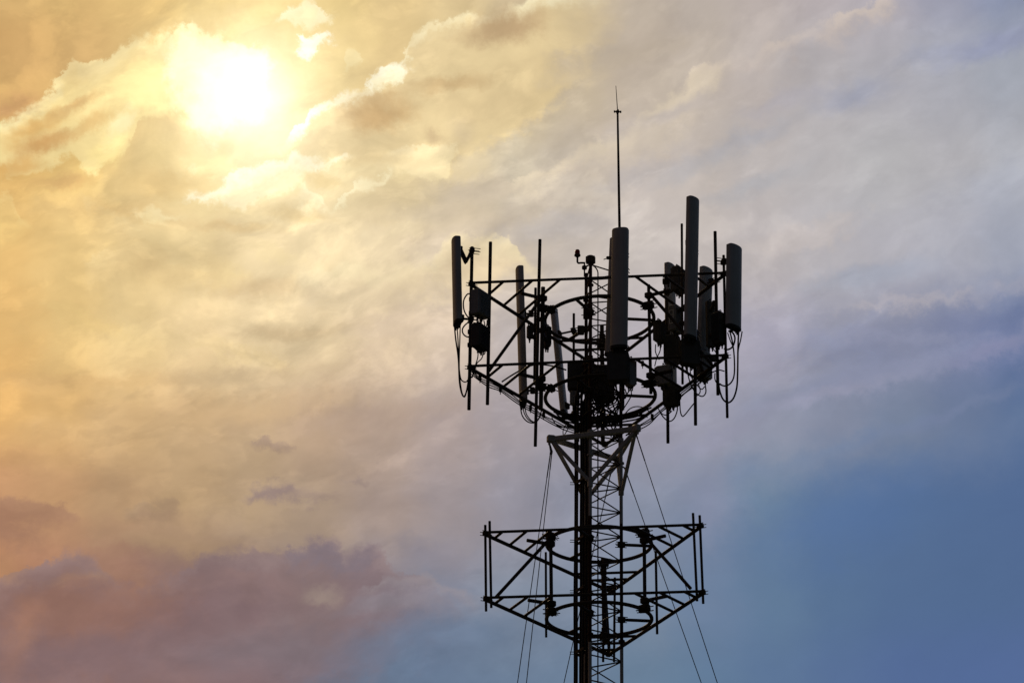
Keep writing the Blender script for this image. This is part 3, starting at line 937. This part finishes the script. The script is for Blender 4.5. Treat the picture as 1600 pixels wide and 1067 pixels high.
low = Platform('bare lower triangular steel platform with empty mount pipes halfway down the mast', (lowL, lowR, lowF), rl,
    [(759.5, 832.5), (1094, 820.5), (955, 921.5)], [(760.5, 934.5), (1097, 924.5), (951, 1020)], 0.83, (0.07, 0.185, 0.30),
    [(758.2, 820, 759.5, 954.5, YL, 0.020), (765.0, 814, 767.6, 949, YL - 0.12, 0.020), (852.8, 862.5, 853.4, 995, 0.42, 0.0185),
     (1082.8, 801.5, 1089.2, 938.5, YR - 0.06, 0.020), (1093.2, 805, 1098.8, 942.5, YR, 0.020), (1024.6, 861, 1026.8, 990, 0.05, 0.020),
     (960.7, 902, 959.4, 1033.5, YF - 0.1, 0.020), (943.2, 915, 942.4, 1033.5, YF - 0.2, 0.020)],
    [(860.3, 831, 861.7, 955, ypost(lowL, 0.93), 0.028), (1006.5, 828, 1007.6, 952, ypost(lowR, 0.93), 0.028), (942.6, 872, 944.8, 990, ypost(lowF, 0.93), 0.040)],
    [(775.5, 932), (1079, 919), (951.5, 1012)], (0.095, -0.065), (-0.13, 0.12))

upL, upR, upF = (209.0, 329.0, 89.0)
ru = 2.35
UL, UR, UF = [ru * math.sin(rad(a)) for a in (upL, upR, upF)]
up = Platform('crowded upper triangular steel platform ringed with antennas near the mast top', (upL, upR, upF), ru,
    [(737.3, 443), (1131, 427.5), (941, 576)], [(735.5, 573), (1133, 556), (945, 693)], 0.90, (0.12, 0.235, 0.345),
    [(737.6, 386, 732.7, 640, UL, 0.027), (766.4, 378.5, 761.6, 632, UL + 0.02, 0.027), (843.7, 374.5, 836.4, 697, UL + 0.35, 0.026), (836.8, 450, 835.0, 600, 0.1, 0.022),
     (896.6, 490, 896.2, 640, 1.35, 0.021), (1065.3, 350, 1066.5, 600, -0.5, 0.020), (1042.0, 470, 1043.7, 692, 0.35, 0.026), (1083.5, 330, 1086.8, 664, UR + 0.18, 0.026),
     (1117.3, 362, 1121.8, 617, UR + 0.1, 0.026), (1130.6, 399, 1136.4, 652.5, UR, 0.0215), (975.5, 400, 973.0, 640, UL - 0.12, 0.026)],
    [(848.6, 449, 845.0, 640, ypost(upL, 1.03), 0.034), (1013.4, 445, 1017.0, 615, ypost(upR, 0.98), 0.026), (940.5, 509, 942.0, 690, ypost(upF, 1.05), 0.034)],
    [(764, 579.5), (1112, 569), None], (-0.175, -0.12), (0.17, 0.13))

# ------------------------------------------------------------------ guy bracket: three horned corners braced to the mast legs
gA, gR = (192, 312, 72), 0.82
gP = [at(x, y, gR * math.sin(rad(a))) for (x, y), a in zip([(863, 686), (993, 670), (965, 718)], gA)]
gL, gRt, gF = gP
zA = at(924, 752, LEG_A.y).z
gb = thing('guy_bracket', 'pale galvanised three cornered guy bracket clamped round the mast below the upper platform', 'guy bracket', Vector((0, 0, zA)))
for a, b in ((gL, gRt), (gRt, gF), (gF, gL)):
    d = (b - a).normalized()
    y_ = ZUP.cross(d).normalized()
    m = MB(); m.box((a + b) / 2, ((b - a).length + 0.06, 0.055, 0.088), (d, y_, d.cross(y_)), 0.012)
    m.build('beam', 'galv', gb)
for P, legs in ((gL, (LEG_C, LEG_A)), (gRt, (LEG_A, LEG_B)), (gF, (LEG_B, LEG_C))):
    for L3 in legs:
        e = L3 + ZUP * (zA + (0.02 if L3 is LEG_A else -0.06))
        d = (e - P).normalized()
        s_ = d.cross(ZUP).normalized()
        m = MB(); m.box((P + e) / 2 - ZUP * 0.03, ((e - P).length, 0.05, 0.062), (d, s_, d.cross(s_)), 0.01)
        m.build('strut', 'galv', gb)
for P in gP:
    o = Vector((P.x, P.y, 0)).normalized()
    m = MB(); m.box(P + o * 0.02, (0.13, 0.10, 0.12), (o, ZUP.cross(o), ZUP), 0.015)
    m.tube(P + o * 0.05 - ZUP * 0.10, P + o * 0.05 + ZUP * 0.05, 0.018, 8)
    m.build('corner_plate', 'galv', gb)
for L3 in LEGS:
    for zz in (zA - 0.02, gF.z):
        MB().tube(L3 + ZUP * (zz - 0.07), L3 + ZUP * (zz + 0.07), 0.043, 12).build('leg_clamp', 'galv', gb)


def ground_on_line(p, q, Yg):
    """Ground point at depth Yg that lies straight down the line seen through photo positions p and q."""
    lo, hi = 0.0, 40.0
    hor = IMG_H / 2 + F_PX * math.tan(PITCH)
    for _ in range(80):
        s = (lo + hi) / 2
        d = ray(p[0] + (q[0] - p[0]) * s, p[1] + (q[1] - p[1]) * s)
        if d.z >= -1e-6: lo = s; continue
        y = CAM.y + d.y * (-CAM.z / d.z)
        if y > Yg: lo = s
        else: hi = s
    return CAM + d * (-CAM.z / d.z)


GW = 'steel guy wires running down from the guy bracket'
for start, p, q, Yg, lab in [
        (gL, (860.5, 705), (808.5, 1067), 7.0, 'thin guy wire leftmost of all, falling from the left horn of the bracket'),
        (gL, (862.5, 705), (822.5, 1067), -9.0, 'steeper of two guy wires hanging from the left horn of the bracket'),
        (gRt, (994.5, 680), (1121, 1067), 5.0, 'thin guy wire falling furthest right, from the right horn of the bracket'),
        (gF, (976, 731), (1096, 1067), 5.2, 'second guy wire from the right, passing behind the lower platform end'),
        (gF, (954, 740), (881, 1067), 7.0, 'rear guy wire crossing behind the mast and feeder cables to the left')]:
    e = ground_on_line(p, q, Yg)
    s0 = at(p[0], p[1], start.y)
    s0 = s0 if (s0 - start).length < 0.4 else start - ZUP * 0.1
    w = thing('guy_wire', lab, 'guy wire', e, GW)
    o = Vector((start.x, start.y, 0)).normalized() * 0.05
    MB().tube_path([s0, s0 + (e - s0) * 0.3, e], 0.0068, 6).build('strand', 'wire', w)
    m = MB()
    d = (e - s0).normalized()
    m.tube_path([start + o - ZUP * 0.06, s0, s0 + d * 0.05], 0.013, 8)
    m.build('shackle', 'wire', w)
    m = MB()
    m.tube(s0 + d * 0.05, s0 + d * 0.42, 0.0095, 6)
    m.build('wire_grip', 'wire', w)


# ------------------------------------------------------------------ panel antennas
PROFILE = [(-.5, -.44), (-.5, .44), (-.40, .5), (.10, .5), (.26, .45), (.40, .33), (.48, .17), (.5, 0), (.48, -.17), (.40, -.33), (.26, -.45), (.10, -.5), (-.40, -.5)]
PANELS = 'panel antennas on the upper platform'


def bracket(root, back, pipe, name='bracket', scissor=False, s=1.0):
    m = MB()
    d = (pipe - back)
    h = Vector((d.x, d.y, 0)).normalized()
    t = ZUP.cross(h)
    m.box(back, (0.05 * s, 0.12 * s, 0.10 * s), (h, t, ZUP), 0.008)
    if scissor:
        knee = (back + pipe) / 2 - ZUP * 0.20 * s
        for k in (-1, 1):
            m.box((back + knee) / 2 + t * 0.035 * k, ((knee - back).length, 0.012, 0.05), ((knee - back).normalized(), t, (knee - back).normalized().cross(t)), 0.003)
            m.box((pipe + knee) / 2 + t * 0.022 * k, ((knee - pipe).length, 0.012, 0.05), ((knee - pipe).normalized(), t, (knee - pipe).normalized().cross(t)), 0.003)
        m.tube(knee - t * 0.06, knee + t * 0.06, 0.016, 8)
    else:
        for k in (-1, 1):
            m.tube(back + t * 0.03 * k + ZUP * 0.02 * k, pipe + t * 0.03 * k + ZUP * 0.02 * k, 0.013, 8)
    m.box(pipe, (0.075 * s, 0.12 * s, 0.085 * s), (h, t, ZUP), 0.01)
    for a in (-1, 1):
        for b in (-1, 1):
            c = pipe + t * 0.045 * s * a + ZUP * 0.028 * s * b
            m.tube(c - h * 0.05 * s, c + h * 0.13 * s, 0.0065, 6)
    m.build(name, 'steel', root)


def panel(label, top, bot, Y, w, d, az, pipe_top=None, pipe_bot=None, pipeY=None, scissor=False, ports=4, Yb=None):
    p1, p0 = at(*top, Y), at(*bot, Y if Yb is None else Yb)
    axis = (p1 - p0).normalized()
    n = azv(az); n = (n - axis * n.dot(axis)).normalized()
    t = axis.cross(n)
    L_ = (p1 - p0).length
    root = thing('panel_antenna', label, 'panel antenna', p0, PANELS)

    def sec(z, k):
        return [p0 + axis * z + n * (a * d * k) + t * (b * w * k) for a, b in PROFILE]
    MB().loft([sec(0.05, 0.995), sec(0.06, 1.0), sec(L_ * 0.5, 1.0), sec(L_ - 0.022, 1.0), sec(L_ - 0.008, 0.975), sec(L_, 0.90)]).build('radome', 'radome', root)
    MB().loft([sec(0.0, 0.93), sec(0.012, 1.02), sec(0.048, 1.02), sec(0.05, 0.98)]).build('end_cap', 'cap', root)
    for k in range(ports):
        c = p0 + t * w * (k - (ports - 1) / 2) / ports * 0.8 - n * d * 0.1 * (1 if k % 2 else -1)
        MB().tube_path([c + axis * 0.005, c - axis * 0.03, c - axis * 0.032, c - axis * 0.06], [0.018, 0.018, 0.013, 0.013], 10).build('connector', 'cap', root)
    for pp, z, sc in ((pipe_top, L_ * 0.88, scissor), (pipe_bot, L_ * 0.09, False)):
        if pp is None: continue
        pt = at(*pp, pipeY)
        z = min(max((pt - p0).dot(axis), 0.1), L_ - 0.08)
        bracket(root, p0 + axis * z - n * (d / 2 + 0.015), pt, 'tilt_bracket' if sc else 'mount_bracket', sc)
    return root


panel('leftmost panel antenna, on a scissor bracket outside the left corner of the upper platform', (711.7, 373.5), (714.5, 507.5), UL - 0.05, 0.28, 0.125, 190,
      (737.3, 392), (736, 499), UL, True)
panel('slim panel antenna just behind the near rail, between the two left mount pipes', (811, 419), (817.3, 632), 0.42, 0.26, 0.115, 188, (830, 490), (832, 610), 0.42, False)
panel('leaning panel antenna at the rear, its foot tipped right behind the ring', (864.5, 481), (881, 648), 1.45, 0.26, 0.098, 165, (896.4, 517), (896.2, 630), 1.35, False)
panel('broad panel antenna standing in front of the mast top, covering the rod foot', (969, 357.5), (966.5, 545), UL - 0.34, 0.262, 0.13, 253, (975.3, 420), (974, 540), UL - 0.12, False)
panel('panel antenna almost wholly hidden behind the broad one at the mast top', (964.5, 372), (956.5, 556), -0.75, 0.24, 0.10, 262, (975.3, 404), None, UL - 0.12, False)
panel('tallest panel antenna, reaching highest on the right of the upper platform', (1083.5, 309.5), (1079.6, 530), UR - 0.12, 0.24, 0.115, 316, (1083.6, 390), (1085.2, 520), UR + 0.18, False)
panel('rightmost panel antenna, standing outside the right corner with looping cables below', (1148.3, 384.5), (1147, 514.5), UR - 0.02, 0.298, 0.13, 316, (1130.8, 409), (1133.4, 505), UR, False)
panel('dim bluish panel antenna half hidden behind the tallest one', (1104.5, 419.5), (1098.5, 592), 0.10, 0.275, 0.115, 320, (1113, 440), (1113, 560), 0.0, False)
panel('panel antenna behind the labelled radio, left of the tallest panel', (1047.5, 413.5), (1050, 612), 0.75, 0.26, 0.11, 328, (1040.8, 440), (1043, 600), 0.40, False)
m = MB()
c = at(950.5, 403, -1.0)
for k, sg in ((0, 1),):
    m.box(c, (0.07, 0.05, 0.05), bevel=0.012)
    m.tube(c, c + Vector((-0.075, 0, -0.03)), 0.008, 6)
    m.tube(c + Vector((0.0, 0, 0)), c + Vector((0.16, 0, 0.0)), 0.02, 8)
tag(m.build('pipe_clamp', 'steel'), 'small clamp poking out left of the hidden panel antenna', 'clamp')


# ------------------------------------------------------------------ remote radio units
RADIOS = 'radio units bolted behind the antennas'


def radio(label, c_px, Y, w, h, d, az, mat='case', fins=True, ports=4, pipe=None, pipeY=None, sticker=False):
    c = at(*c_px, Y)
    n, t = azv(az), azv(az + 90)
    root = thing('radio_unit', label, 'radio unit', c - ZUP * h / 2, RADIOS)
    m = MB()
    m.box(c, (d, w, h), (n, t, ZUP), 0.014)
    m.build('case', mat, root)
    if fins:
        k = max(4, int(d / 0.022))
        for sg in (-1, 1):
            m = MB()
            m.box(c + t * sg * (w / 2 + 0.001), (d * 0.9, 0.006, h * 0.88), (n, t, ZUP))
            for i in range(k):
                o = n * (d * 0.86 * (i / (k - 1) - 0.5)) + t * sg * (w / 2 + 0.008)
                m.box(c + o, (0.005, 0.022, h * 0.86), (n, t, ZUP))
            m.build('cooling_fins', mat, root)
    m = MB()
    hp = [c + ZUP * (h / 2 - 0.004) + n * d * 0.3 * a + t * 0 + ZUP * z for a, z in ((-1, 0), (-1, 0.035), (-.8, 0.045), (.8, 0.045), (1, 0.035), (1, 0))]
    m.tube_path(hp, 0.008, 8)
    m.build('handle', 'cap', root)
    for k in range(ports):
        o = n * d * 0.7 * ((k + 0.5) / ports - 0.5) + t * w * 0.15 * (1 if k % 2 else -1)
        b = c + o - ZUP * (h / 2 - 0.004)
        MB().tube_path([b, b - ZUP * 0.03, b - ZUP * 0.032, b - ZUP * 0.075], [0.02, 0.02, 0.012, 0.012], 10).build('connector', 'cap', root)
    if pipe:
        pt = at(*pipe, pipeY)
        h_ = Vector((pt.x - c.x, pt.y - c.y, 0))
        for dz in (-0.28, 0.28):
            m = MB()
            a = c + ZUP * h * dz
            b = Vector((pt.x, pt.y, a.z))
            m.box((a + b) / 2, (max((b - a).length, 0.05), 0.05, 0.045), ((b - a).normalized(), ZUP.cross((b - a).normalized()), ZUP), 0.006)
            m.box(b, (0.09, 0.09, 0.06), bevel=0.01)
            m.build('mount_bracket', 'steel', root)
    if sticker:
        m = MB()
        s0 = c + n * (d / 2 + 0.003)
        for r in range(3):                       # three hollow squares printed one above the other
            q_ = s0 + ZUP * (0.085 - 0.075 * r)
            for (du, dz, lu, lz) in ((0, 0.037, 0.084, 0.013), (0, -0.038, 0.084, 0.013), (-0.036, 0, 0.013, 0.063), (0.036, 0, 0.013, 0.063)):
                m.box(q_ + t * du + ZUP * dz, (0.003, lu, lz), (n, t, ZUP))
        m.build('sticker', 'sticker', root)
    return root


radio('upper of two radio boxes on the leftmost mount pipe', (750, 475.5), UL - 0.08, 0.155, 0.43, 0.30, 236, pipe=(737, 475), pipeY=UL)
radio('lower of two radio boxes on the leftmost mount pipe', (750, 527), UL - 0.05, 0.16, 0.40, 0.30, 240, 'dark_case', pipe=(735, 527), pipeY=UL)
radio('slim dark radio box on the left ring post of the upper platform', (854.5, 527), 0.0, 0.14, 0.36, 0.10, 200, 'dark_case', pipe=(847, 527), pipeY=-0.48)
radio('small dark radio box left of the left ring post, with one looping lead', (828, 519), 0.05, 0.08, 0.22, 0.10, 200, 'dark_case', fins=False, ports=1, pipe=(836, 519), pipeY=0.1)
radio('broad dark radio box left of the mast between the two platform rings', (908, 588), 0.55, 0.40, 0.50, 0.20, 265, 'dark_case', pipe=(922, 588), pipeY=0.1)
radio('small grey box hanging under the broad dark radio left of the mast', (898, 622), 0.50, 0.15, 0.22, 0.12, 262, 'case', fins=False, ports=2, pipe=(897, 622), pipeY=1.3)
radio('dark radio box under the foot of the broad front panel', (966, 574), UL - 0.22, 0.30, 0.50, 0.20, 262, 'dark_case', pipe=(974, 574), pipeY=UL - 0.12)
radio('narrow grey radio box right of the mast, below the broad front panel', (985, 583), UL + 0.05, 0.12, 0.46, 0.13, 300, 'case', ports=2, pipe=(974, 583), pipeY=UL - 0.12)
radio('dark radio box in the middle of the mast between the rings', (944, 600), 0.3, 0.30, 0.62, 0.18, 268, 'dark_case', pipe=(941, 600), pipeY=1.3)
radio('dark radio box just left of the labelled radio', (1030.5, 519), 0.1, 0.11, 0.37, 0.20, 238, 'dark_case', pipe=(1043, 519), pipeY=0.35)
radio('radio box bearing a pale sticker of three stacked squares', (1055.5, 500), -0.35, 0.115, 0.44, 0.26, 236, 'case', ports=4, pipe=(1066, 500), pipeY=-0.5, sticker=True)
radio('dark radio box behind the top of the panel left of the tallest one', (1060, 438), 0.1, 0.14, 0.44, 0.24, 240, 'dark_case', pipe=(1042, 470), pipeY=0.35)
radio('grey radio box low on the right, beside the right ring post', (1037, 587), -0.1, 0.24, 0.33, 0.12, 248, 'case', pipe=(1043, 587), pipeY=0.35)
radio('dark radio box at the foot of the panel left of the tallest one', (1049, 618), 0.2, 0.22, 0.38, 0.14, 250, 'dark_case', pipe=(1043.5, 618), pipeY=0.35)
radio('dark radio box under the foot of the tallest panel', (1077, 551), UR + 0.02, 0.26, 0.44, 0.16, 284, 'dark_case', pipe=(1085.6, 551), pipeY=UR + 0.18)
radio('tall dark box mounted on the front of the dim bluish panel antenna', (1110, 507), -0.15, 0.15, 0.80, 0.08, 300, 'dark_case', fins=False, ports=2, pipe=(1117.5, 507), pipeY=-0.5)
radio('grey rounded radio box below the dim bluish panel antenna', (1099, 572), 0.0, 0.22, 0.46, 0.18, 318, 'case', pipe=(1087, 572), pipeY=UR + 0.2)
radio('tall dark radio box between the labelled radio and the low grey box', (1050, 547), 0.25, 0.22, 0.52, 0.12, 252, 'dark_case', pipe=(1043.3, 547), pipeY=0.35)
radio('dark radio box between the two rightmost mount pipes', (1123, 514), UR + 0.03, 0.15, 0.54, 0.17, 318, 'dark_case', pipe=(1120, 514), pipeY=UR + 0.1)


# ------------------------------------------------------------------ cables
def cable(pts, r, label, group, Y=None, sub=6, name='jumper_cable', cat='cable'):
    P = [at(p[0], p[1], p[2] if len(p) > 2 else Y) for p in pts]
    m = MB().tube_path(spline(P, sub), r, 7)
    return tag(m.build(name, 'rubber'), label, cat, group)


# feeder cables climbing the left face of the mast
FEED = 'black feeder cables climbing the left of the mast'
rng = random.Random(5)
z_end = at(908, 655, 0).z
slots = [(898.0, .08, .0165), (901.9, .0, .018), (907.4, -.10, .0195), (911.2, -.16, .018), (915.6, -.24, .018), (919.4, -.30, .0165),
         (899.9, .16, .0165), (909.3, .02, .0185), (917.5, -.12, .017)]
for k, (px, Y, r) in enumerate(slots):
    b = at(px, 900, Y)
    zt = z_end + rng.uniform(-0.1, 0.5)
    pts, z = [], 0.25
    while z < zt:
        pts.append(Vector((b.x + rng.uniform(-.006, .006), Y + rng.uniform(-.01, .01), z)))
        z += 1.1
    tgt = (rng.uniform(-0.35, 0.3), rng.uniform(-0.5, 0.6))
    pts += [Vector((b.x, Y, zt)), Vector((b.x * 0.8 + tgt[0] * 0.2, Y * .8 + tgt[1] * .2, zt + 0.25)), Vector((tgt[0], tgt[1], zt + 0.42))]
    m = MB().tube_path(spline(pts, 4), r, 8)
    tag(m.build('feeder_cable', 'rubber', origin=pts[0]), 'one of the thick black feeder cables bundled up the left of the mast', 'cable', FEED)
for (y, y0) in ((842, 0), (921, 0), (1017, 0), (752, 0)):
    m = MB()
    c = at(908.5, y, -0.06)
    ang = math.degrees(math.atan2(-0.41, 0.22))
    m.box(c + Vector((-0.02, -0.05, 0)), (0.26, 0.03, 0.05), (azv(ang), azv(ang + 90), ZUP), 0.006)
    m.box(c + Vector((0.03, 0.07, 0)), (0.30, 0.03, 0.05), (azv(ang), azv(ang + 90), ZUP), 0.006)
    for dz in (-0.02, 0.015):
        p = c + Vector((0, 0, dz))
        m.tube(p + azv(ang + 180) * 0.10, p + azv(ang + 180) * 0.10 + Vector((-0.13, 0.0, 0)), 0.006, 6)
    m.box(c + Vector((0.02, 0.0, 0)), (0.03, 0.16, 0.04), (azv(ang), azv(ang + 90), ZUP), 0.004)
    m.build('cable_clamp', 'steel', mast)

for (x, y, wpx, hpx) in ((918.5, 487, .15, .26), (907.5, 516, .11, .16)):
    m = MB()
    c = at(x, y, LEG_A.y + 0.03)
    m.box(c, (wpx, 0.05, hpx), bevel=0.01)
    for dz in (-.06, .06):
        m.tube(c + Vector((-wpx * .7, 0, dz * hpx * 4)), c + Vector((wpx * .75, 0, dz * hpx * 4)), 0.008, 6)
    m.build('clamp_plate', 'steel', mast)

JL = 'leads hanging round the left corner of the upper platform'
JR = 'leads hanging round the right corner of the upper platform'
JB = 'leads tied under the rails of the upper platform'
JC = 'tangled black leads among the radios round the mast'
c1 = 0.0125
cable([(710, 509), (712, 530), (716, 560), (718, 598), (722.5, 617), (727, 617), (731, 600), (733.4, 572)], c1, 'longest cable loop hanging below the leftmost panel antenna', JL, UL - 0.04)
cable([(714, 509), (715.5, 530), (717, 568), (719.5, 590), (724, 596), (729, 596), (733, 590)], .010, 'shorter cable loop hanging below the leftmost panel antenna', JL, UL - 0.05)
cable([(719, 509), (718.5, 530), (717.6, 560), (718, 586), (721.5, 612), (726, 620), (731, 605)], .010, 'third lead dropping straight from the foot of the leftmost panel antenna', JL, UL - 0.02)
cable([(736, 459), (730, 460), (724.5, 470), (725, 484), (730, 494), (737, 500)], .0115, 'round cable loop bowed left of the upper left radio box', JL, UL - 0.1)
cable([(738, 504), (730, 505), (723, 513), (723.5, 521), (729, 526), (737, 527)], .0115, 'round cable loop bowed left of the lower left radio box', JL, UL - 0.1)
for k, (a, b) in enumerate([((744.5, 498), (745, 512)), ((750, 500), (751, 513)), ((756, 501), (757, 512)), ((761, 500), (759, 512))]):
    cable([(a[0], a[1]), ((a[0] + b[0]) / 2 + 0.8, (a[1] + b[1]) / 2), b], .009, 'short lead linking the two radio boxes at the left corner', JL, UL - 0.08)
cable([(739, 541), (746, 548), (753, 554), (757.5, 552), (758, 545)], .0095, 'cable loop sagging beneath the lower left radio box', JL, UL - 0.06)
cable([(747, 545), (746.5, 558), (743, 570), (740, 580), (738, 590)], .009, 'lead dropping from the lower left radio box to the corner rail', JL, UL - 0.06)
cable([(756, 549), (752.5, 560), (745, 568), (741, 582), (735, 592)], .009, 'curved lead swinging left from the lower left radio box', JL, UL - 0.04)
lrail = [(737, 578), (748, 590), (764, 598), (782, 607), (800, 618), (815, 630), (832, 638), (849, 650), (866, 658), (886, 668), (905, 672)]
n_ = len(lrail)
for k in range(3):
    pts = [(x, y - 1 + 3.2 * k * (0.3 + abs(math.sin(i * 1.6 + k))), UL + (UF - UL) * (x - 737) / 208 - 0.02 * k) for i, (x, y) in enumerate(lrail)]
    cable(pts, .0095, 'thin lead tied along underneath the lower left rail of the upper platform', JB)
rrail = [(1112, 575), (1090, 593), (1070, 608), (1052, 623), (1035, 637), (1015, 653), (996, 664), (978, 674)]
for k in range(3):
    pts = [(x, y + 2 + 3.0 * k * (0.3 + abs(math.sin(i * 1.9 + k))), UR + (UF - UR) * (1133 - x) / 188) for i, (x, y) in enumerate(rrail)]
    cable(pts, .0095, 'thin lead tied along underneath the lower right rail of the upper platform', JB)
for (x, y) in ((750, 590), (782, 608), (815.5, 631), (829, 637), (849.5, 648)):
    c = at(x, y, UL + (UF - UL) * (x - 737) / 208)
    m = MB(); m.box(c, (0.05, 0.06, 0.09), bevel=0.01); m.tube(c - ZUP * 0.09, c + ZUP * 0.05, 0.007, 6)
    m.build('cable_hanger', 'steel', up.root)
for (x, y) in ((1086, 600), (1062, 620), (1019, 651), (1004, 568)):
    c = at(x, y, UR + (UF - UR) * (1133 - x) / 188)
    m = MB(); m.box(c, (0.05, 0.06, 0.09), bevel=0.01); m.tube(c - ZUP * 0.09, c + ZUP * 0.05, 0.007, 6)
    m.build('cable_hanger', 'steel', up.root)
cable([(813, 634), (815.5, 648), (822, 657), (830, 660.5), (838, 659), (844, 650), (846, 640)], .0105, 'largest cable loop below the foot of the slim left panel', JB, 0.45)
cable([(817, 634), (819, 645), (825, 655), (833, 659), (840, 656), (845, 645)], .009, 'inner cable loop below the foot of the slim left panel', JB, 0.43)
cable([(820, 634), (821, 641), (823, 648), (829, 656), (835, 660)], .009, 'short lead inside the loop below the slim left panel', JB, 0.41)
cable([(784, 596.5), (800, 586), (820, 575), (838, 569.5), (862, 571.5), (885, 578)], .0135, 'arched cable bowed above the lower left rail toward the mast', JB, 0.2)
cable([(884, 664), (880, 672), (880.5, 680), (884, 676), (888, 668)], .008, 'small cable loop left of the mast above the guy bracket', JB, 0.9)
cable([(862, 652), (868, 662), (876, 667), (886, 666), (896, 668)], .0095, 'sagging lead under the left of the lower ring', JB, 0.8)

cable([(1154, 516), (1153, 545), (1152.4, 585), (1151, 606), (1146, 622), (1138, 629), (1130, 624), (1125, 612), (1123, 600)], .0145, 'longest cable loop hanging below the rightmost panel antenna', JR, UR)
cable([(1159.5, 518), (1157, 532), (1153.5, 548), (1152.8, 575), (1152, 600)], .0105, 'lead dropping from the right edge of the rightmost panel foot', JR, UR - 0.02)
cable([(1140, 516), (1145, 538), (1147.4, 562), (1147, 586), (1142, 598), (1133, 603), (1123.5, 600)], .0125, 'middle cable loop hanging below the rightmost panel antenna', JR, UR + 0.02)
cable([(1138, 517), (1145, 520), (1148.3, 529), (1145, 541), (1138, 546), (1131, 545)], .0145, 'tight round cable loop just under the rightmost panel antenna', JR, UR + 0.05)
cable([(1137, 520), (1141, 532), (1145, 541)], .009, 'short lead crossing inside the round loop at the right', JR, UR + 0.03)
cable([(1113, 543), (1120, 554), (1117, 566), (1112, 578)], .009, 'lead swinging under the dark box between the rightmost pipes', JR, UR)
cable([(1117, 583), (1117, 592), (1120, 598), (1127, 600)], .009, 'small hooked lead on the second mount pipe from the right', JR, UR + 0.05)
cable([(1110, 583), (1117, 580), (1124, 578), (1132, 580)], .010, 'lead curving level across the two rightmost mount pipes', JR, UR)
cable([(1024.5, 538), (1024, 548), (1026.5, 556), (1030, 562)], .009, 'lead dropping from the dark box left of the labelled radio', JR, 0.1)
cable([(1033, 538), (1031, 549), (1026, 560), (1023, 572)], .009, 'lead slanting left beneath the dark box by the labelled radio', JR, 0.12)
cable([(1073, 570), (1076, 590), (1082, 606), (1090, 616), (1098, 619), (1103, 612), (1101, 596)], .0105, 'wide cable loop under the radio at the tallest panel foot', JR, UR + 0.1)
cable([(1078, 572), (1080, 588), (1088, 600), (1096, 608), (1101, 604)], .009, 'inner cable loop under the radio at the tallest panel foot', JR, UR + 0.12)
cable([(1091, 598), (1094, 612), (1088, 619), (1086.5, 622)], .009, 'short bent lead wrapping the mount pipe of the tallest panel', JR, UR + 0.12)
cable([(1062, 622), (1063, 642), (1066, 650), (1070, 648), (1078, 638), (1084.5, 630)], .010, 'pointed cable loop between the two longest right mount pipes', JR, 0.1)
cable([(1030, 641), (1036, 651), (1045, 658), (1053, 654), (1058, 642), (1058.5, 632)], .0105, 'round cable loop under the lower right radio box', JR, 0.3)
cable([(1027, 636), (1034, 646), (1042, 648), (1050, 642)], .009, 'shallow cable loop under the lower right radio box', JR, 0.32)
cable([(975, 648), (985, 638), (996, 635), (1008, 638), (1018, 646)], .009, 'thin lead arching over the far ring right of the mast', JR, 0.9)
cable([(978, 655), (988, 648), (1000, 646), (1012, 652)], .008, 'lower thin lead arching over the far ring right of the mast', JR, 0.95)

# the knot of leads round the mast inside the upper platform
for k in range(26):
    x0, y0 = rng.uniform(892, 990), rng.uniform(590, 625)
    x1, y1 = rng.uniform(898, 975), rng.uniform(655, 690)
    Ya, Yb = rng.uniform(-0.9, 0.8), rng.uniform(-0.3, 0.3)
    mx_ = (x0 + x1) / 2 + rng.uniform(-16, 16)
    my_ = (y0 + y1) / 2 + rng.uniform(-4, 16)
    cable([(x0, y0, Ya), (x0 + rng.uniform(-3, 3), y0 + 14, Ya * 0.95), (mx_, my_, (Ya + Yb) / 2), (x1, y1 - 10, Yb), (x1 + rng.uniform(-3, 3), y1, Yb)],
          rng.choice((.0095, .012, .015)), 'one of the black leads knotted between the radios and the mast', JC)
# spare leads coiled along the lower ring
for k in range(5):
    r0, dz = rng.uniform(0.80, 0.97), rng.uniform(-0.28, -0.12)
    a0 = rng.uniform(20, 50)
    P = [up.polar(up.B, r0 + rng.uniform(-.03, .03), a0 + 12 * i) + ZUP * (dz + rng.uniform(-.02, .02)) for i in range(10)]
    m = MB().tube_path(spline(P, 4), .014, 7)
    tag(m.build('jumper_cable', 'rubber'), 'one of the spare leads coiled along the far side of the lower ring', 'cable', 'spare leads coiled on the lower ring')
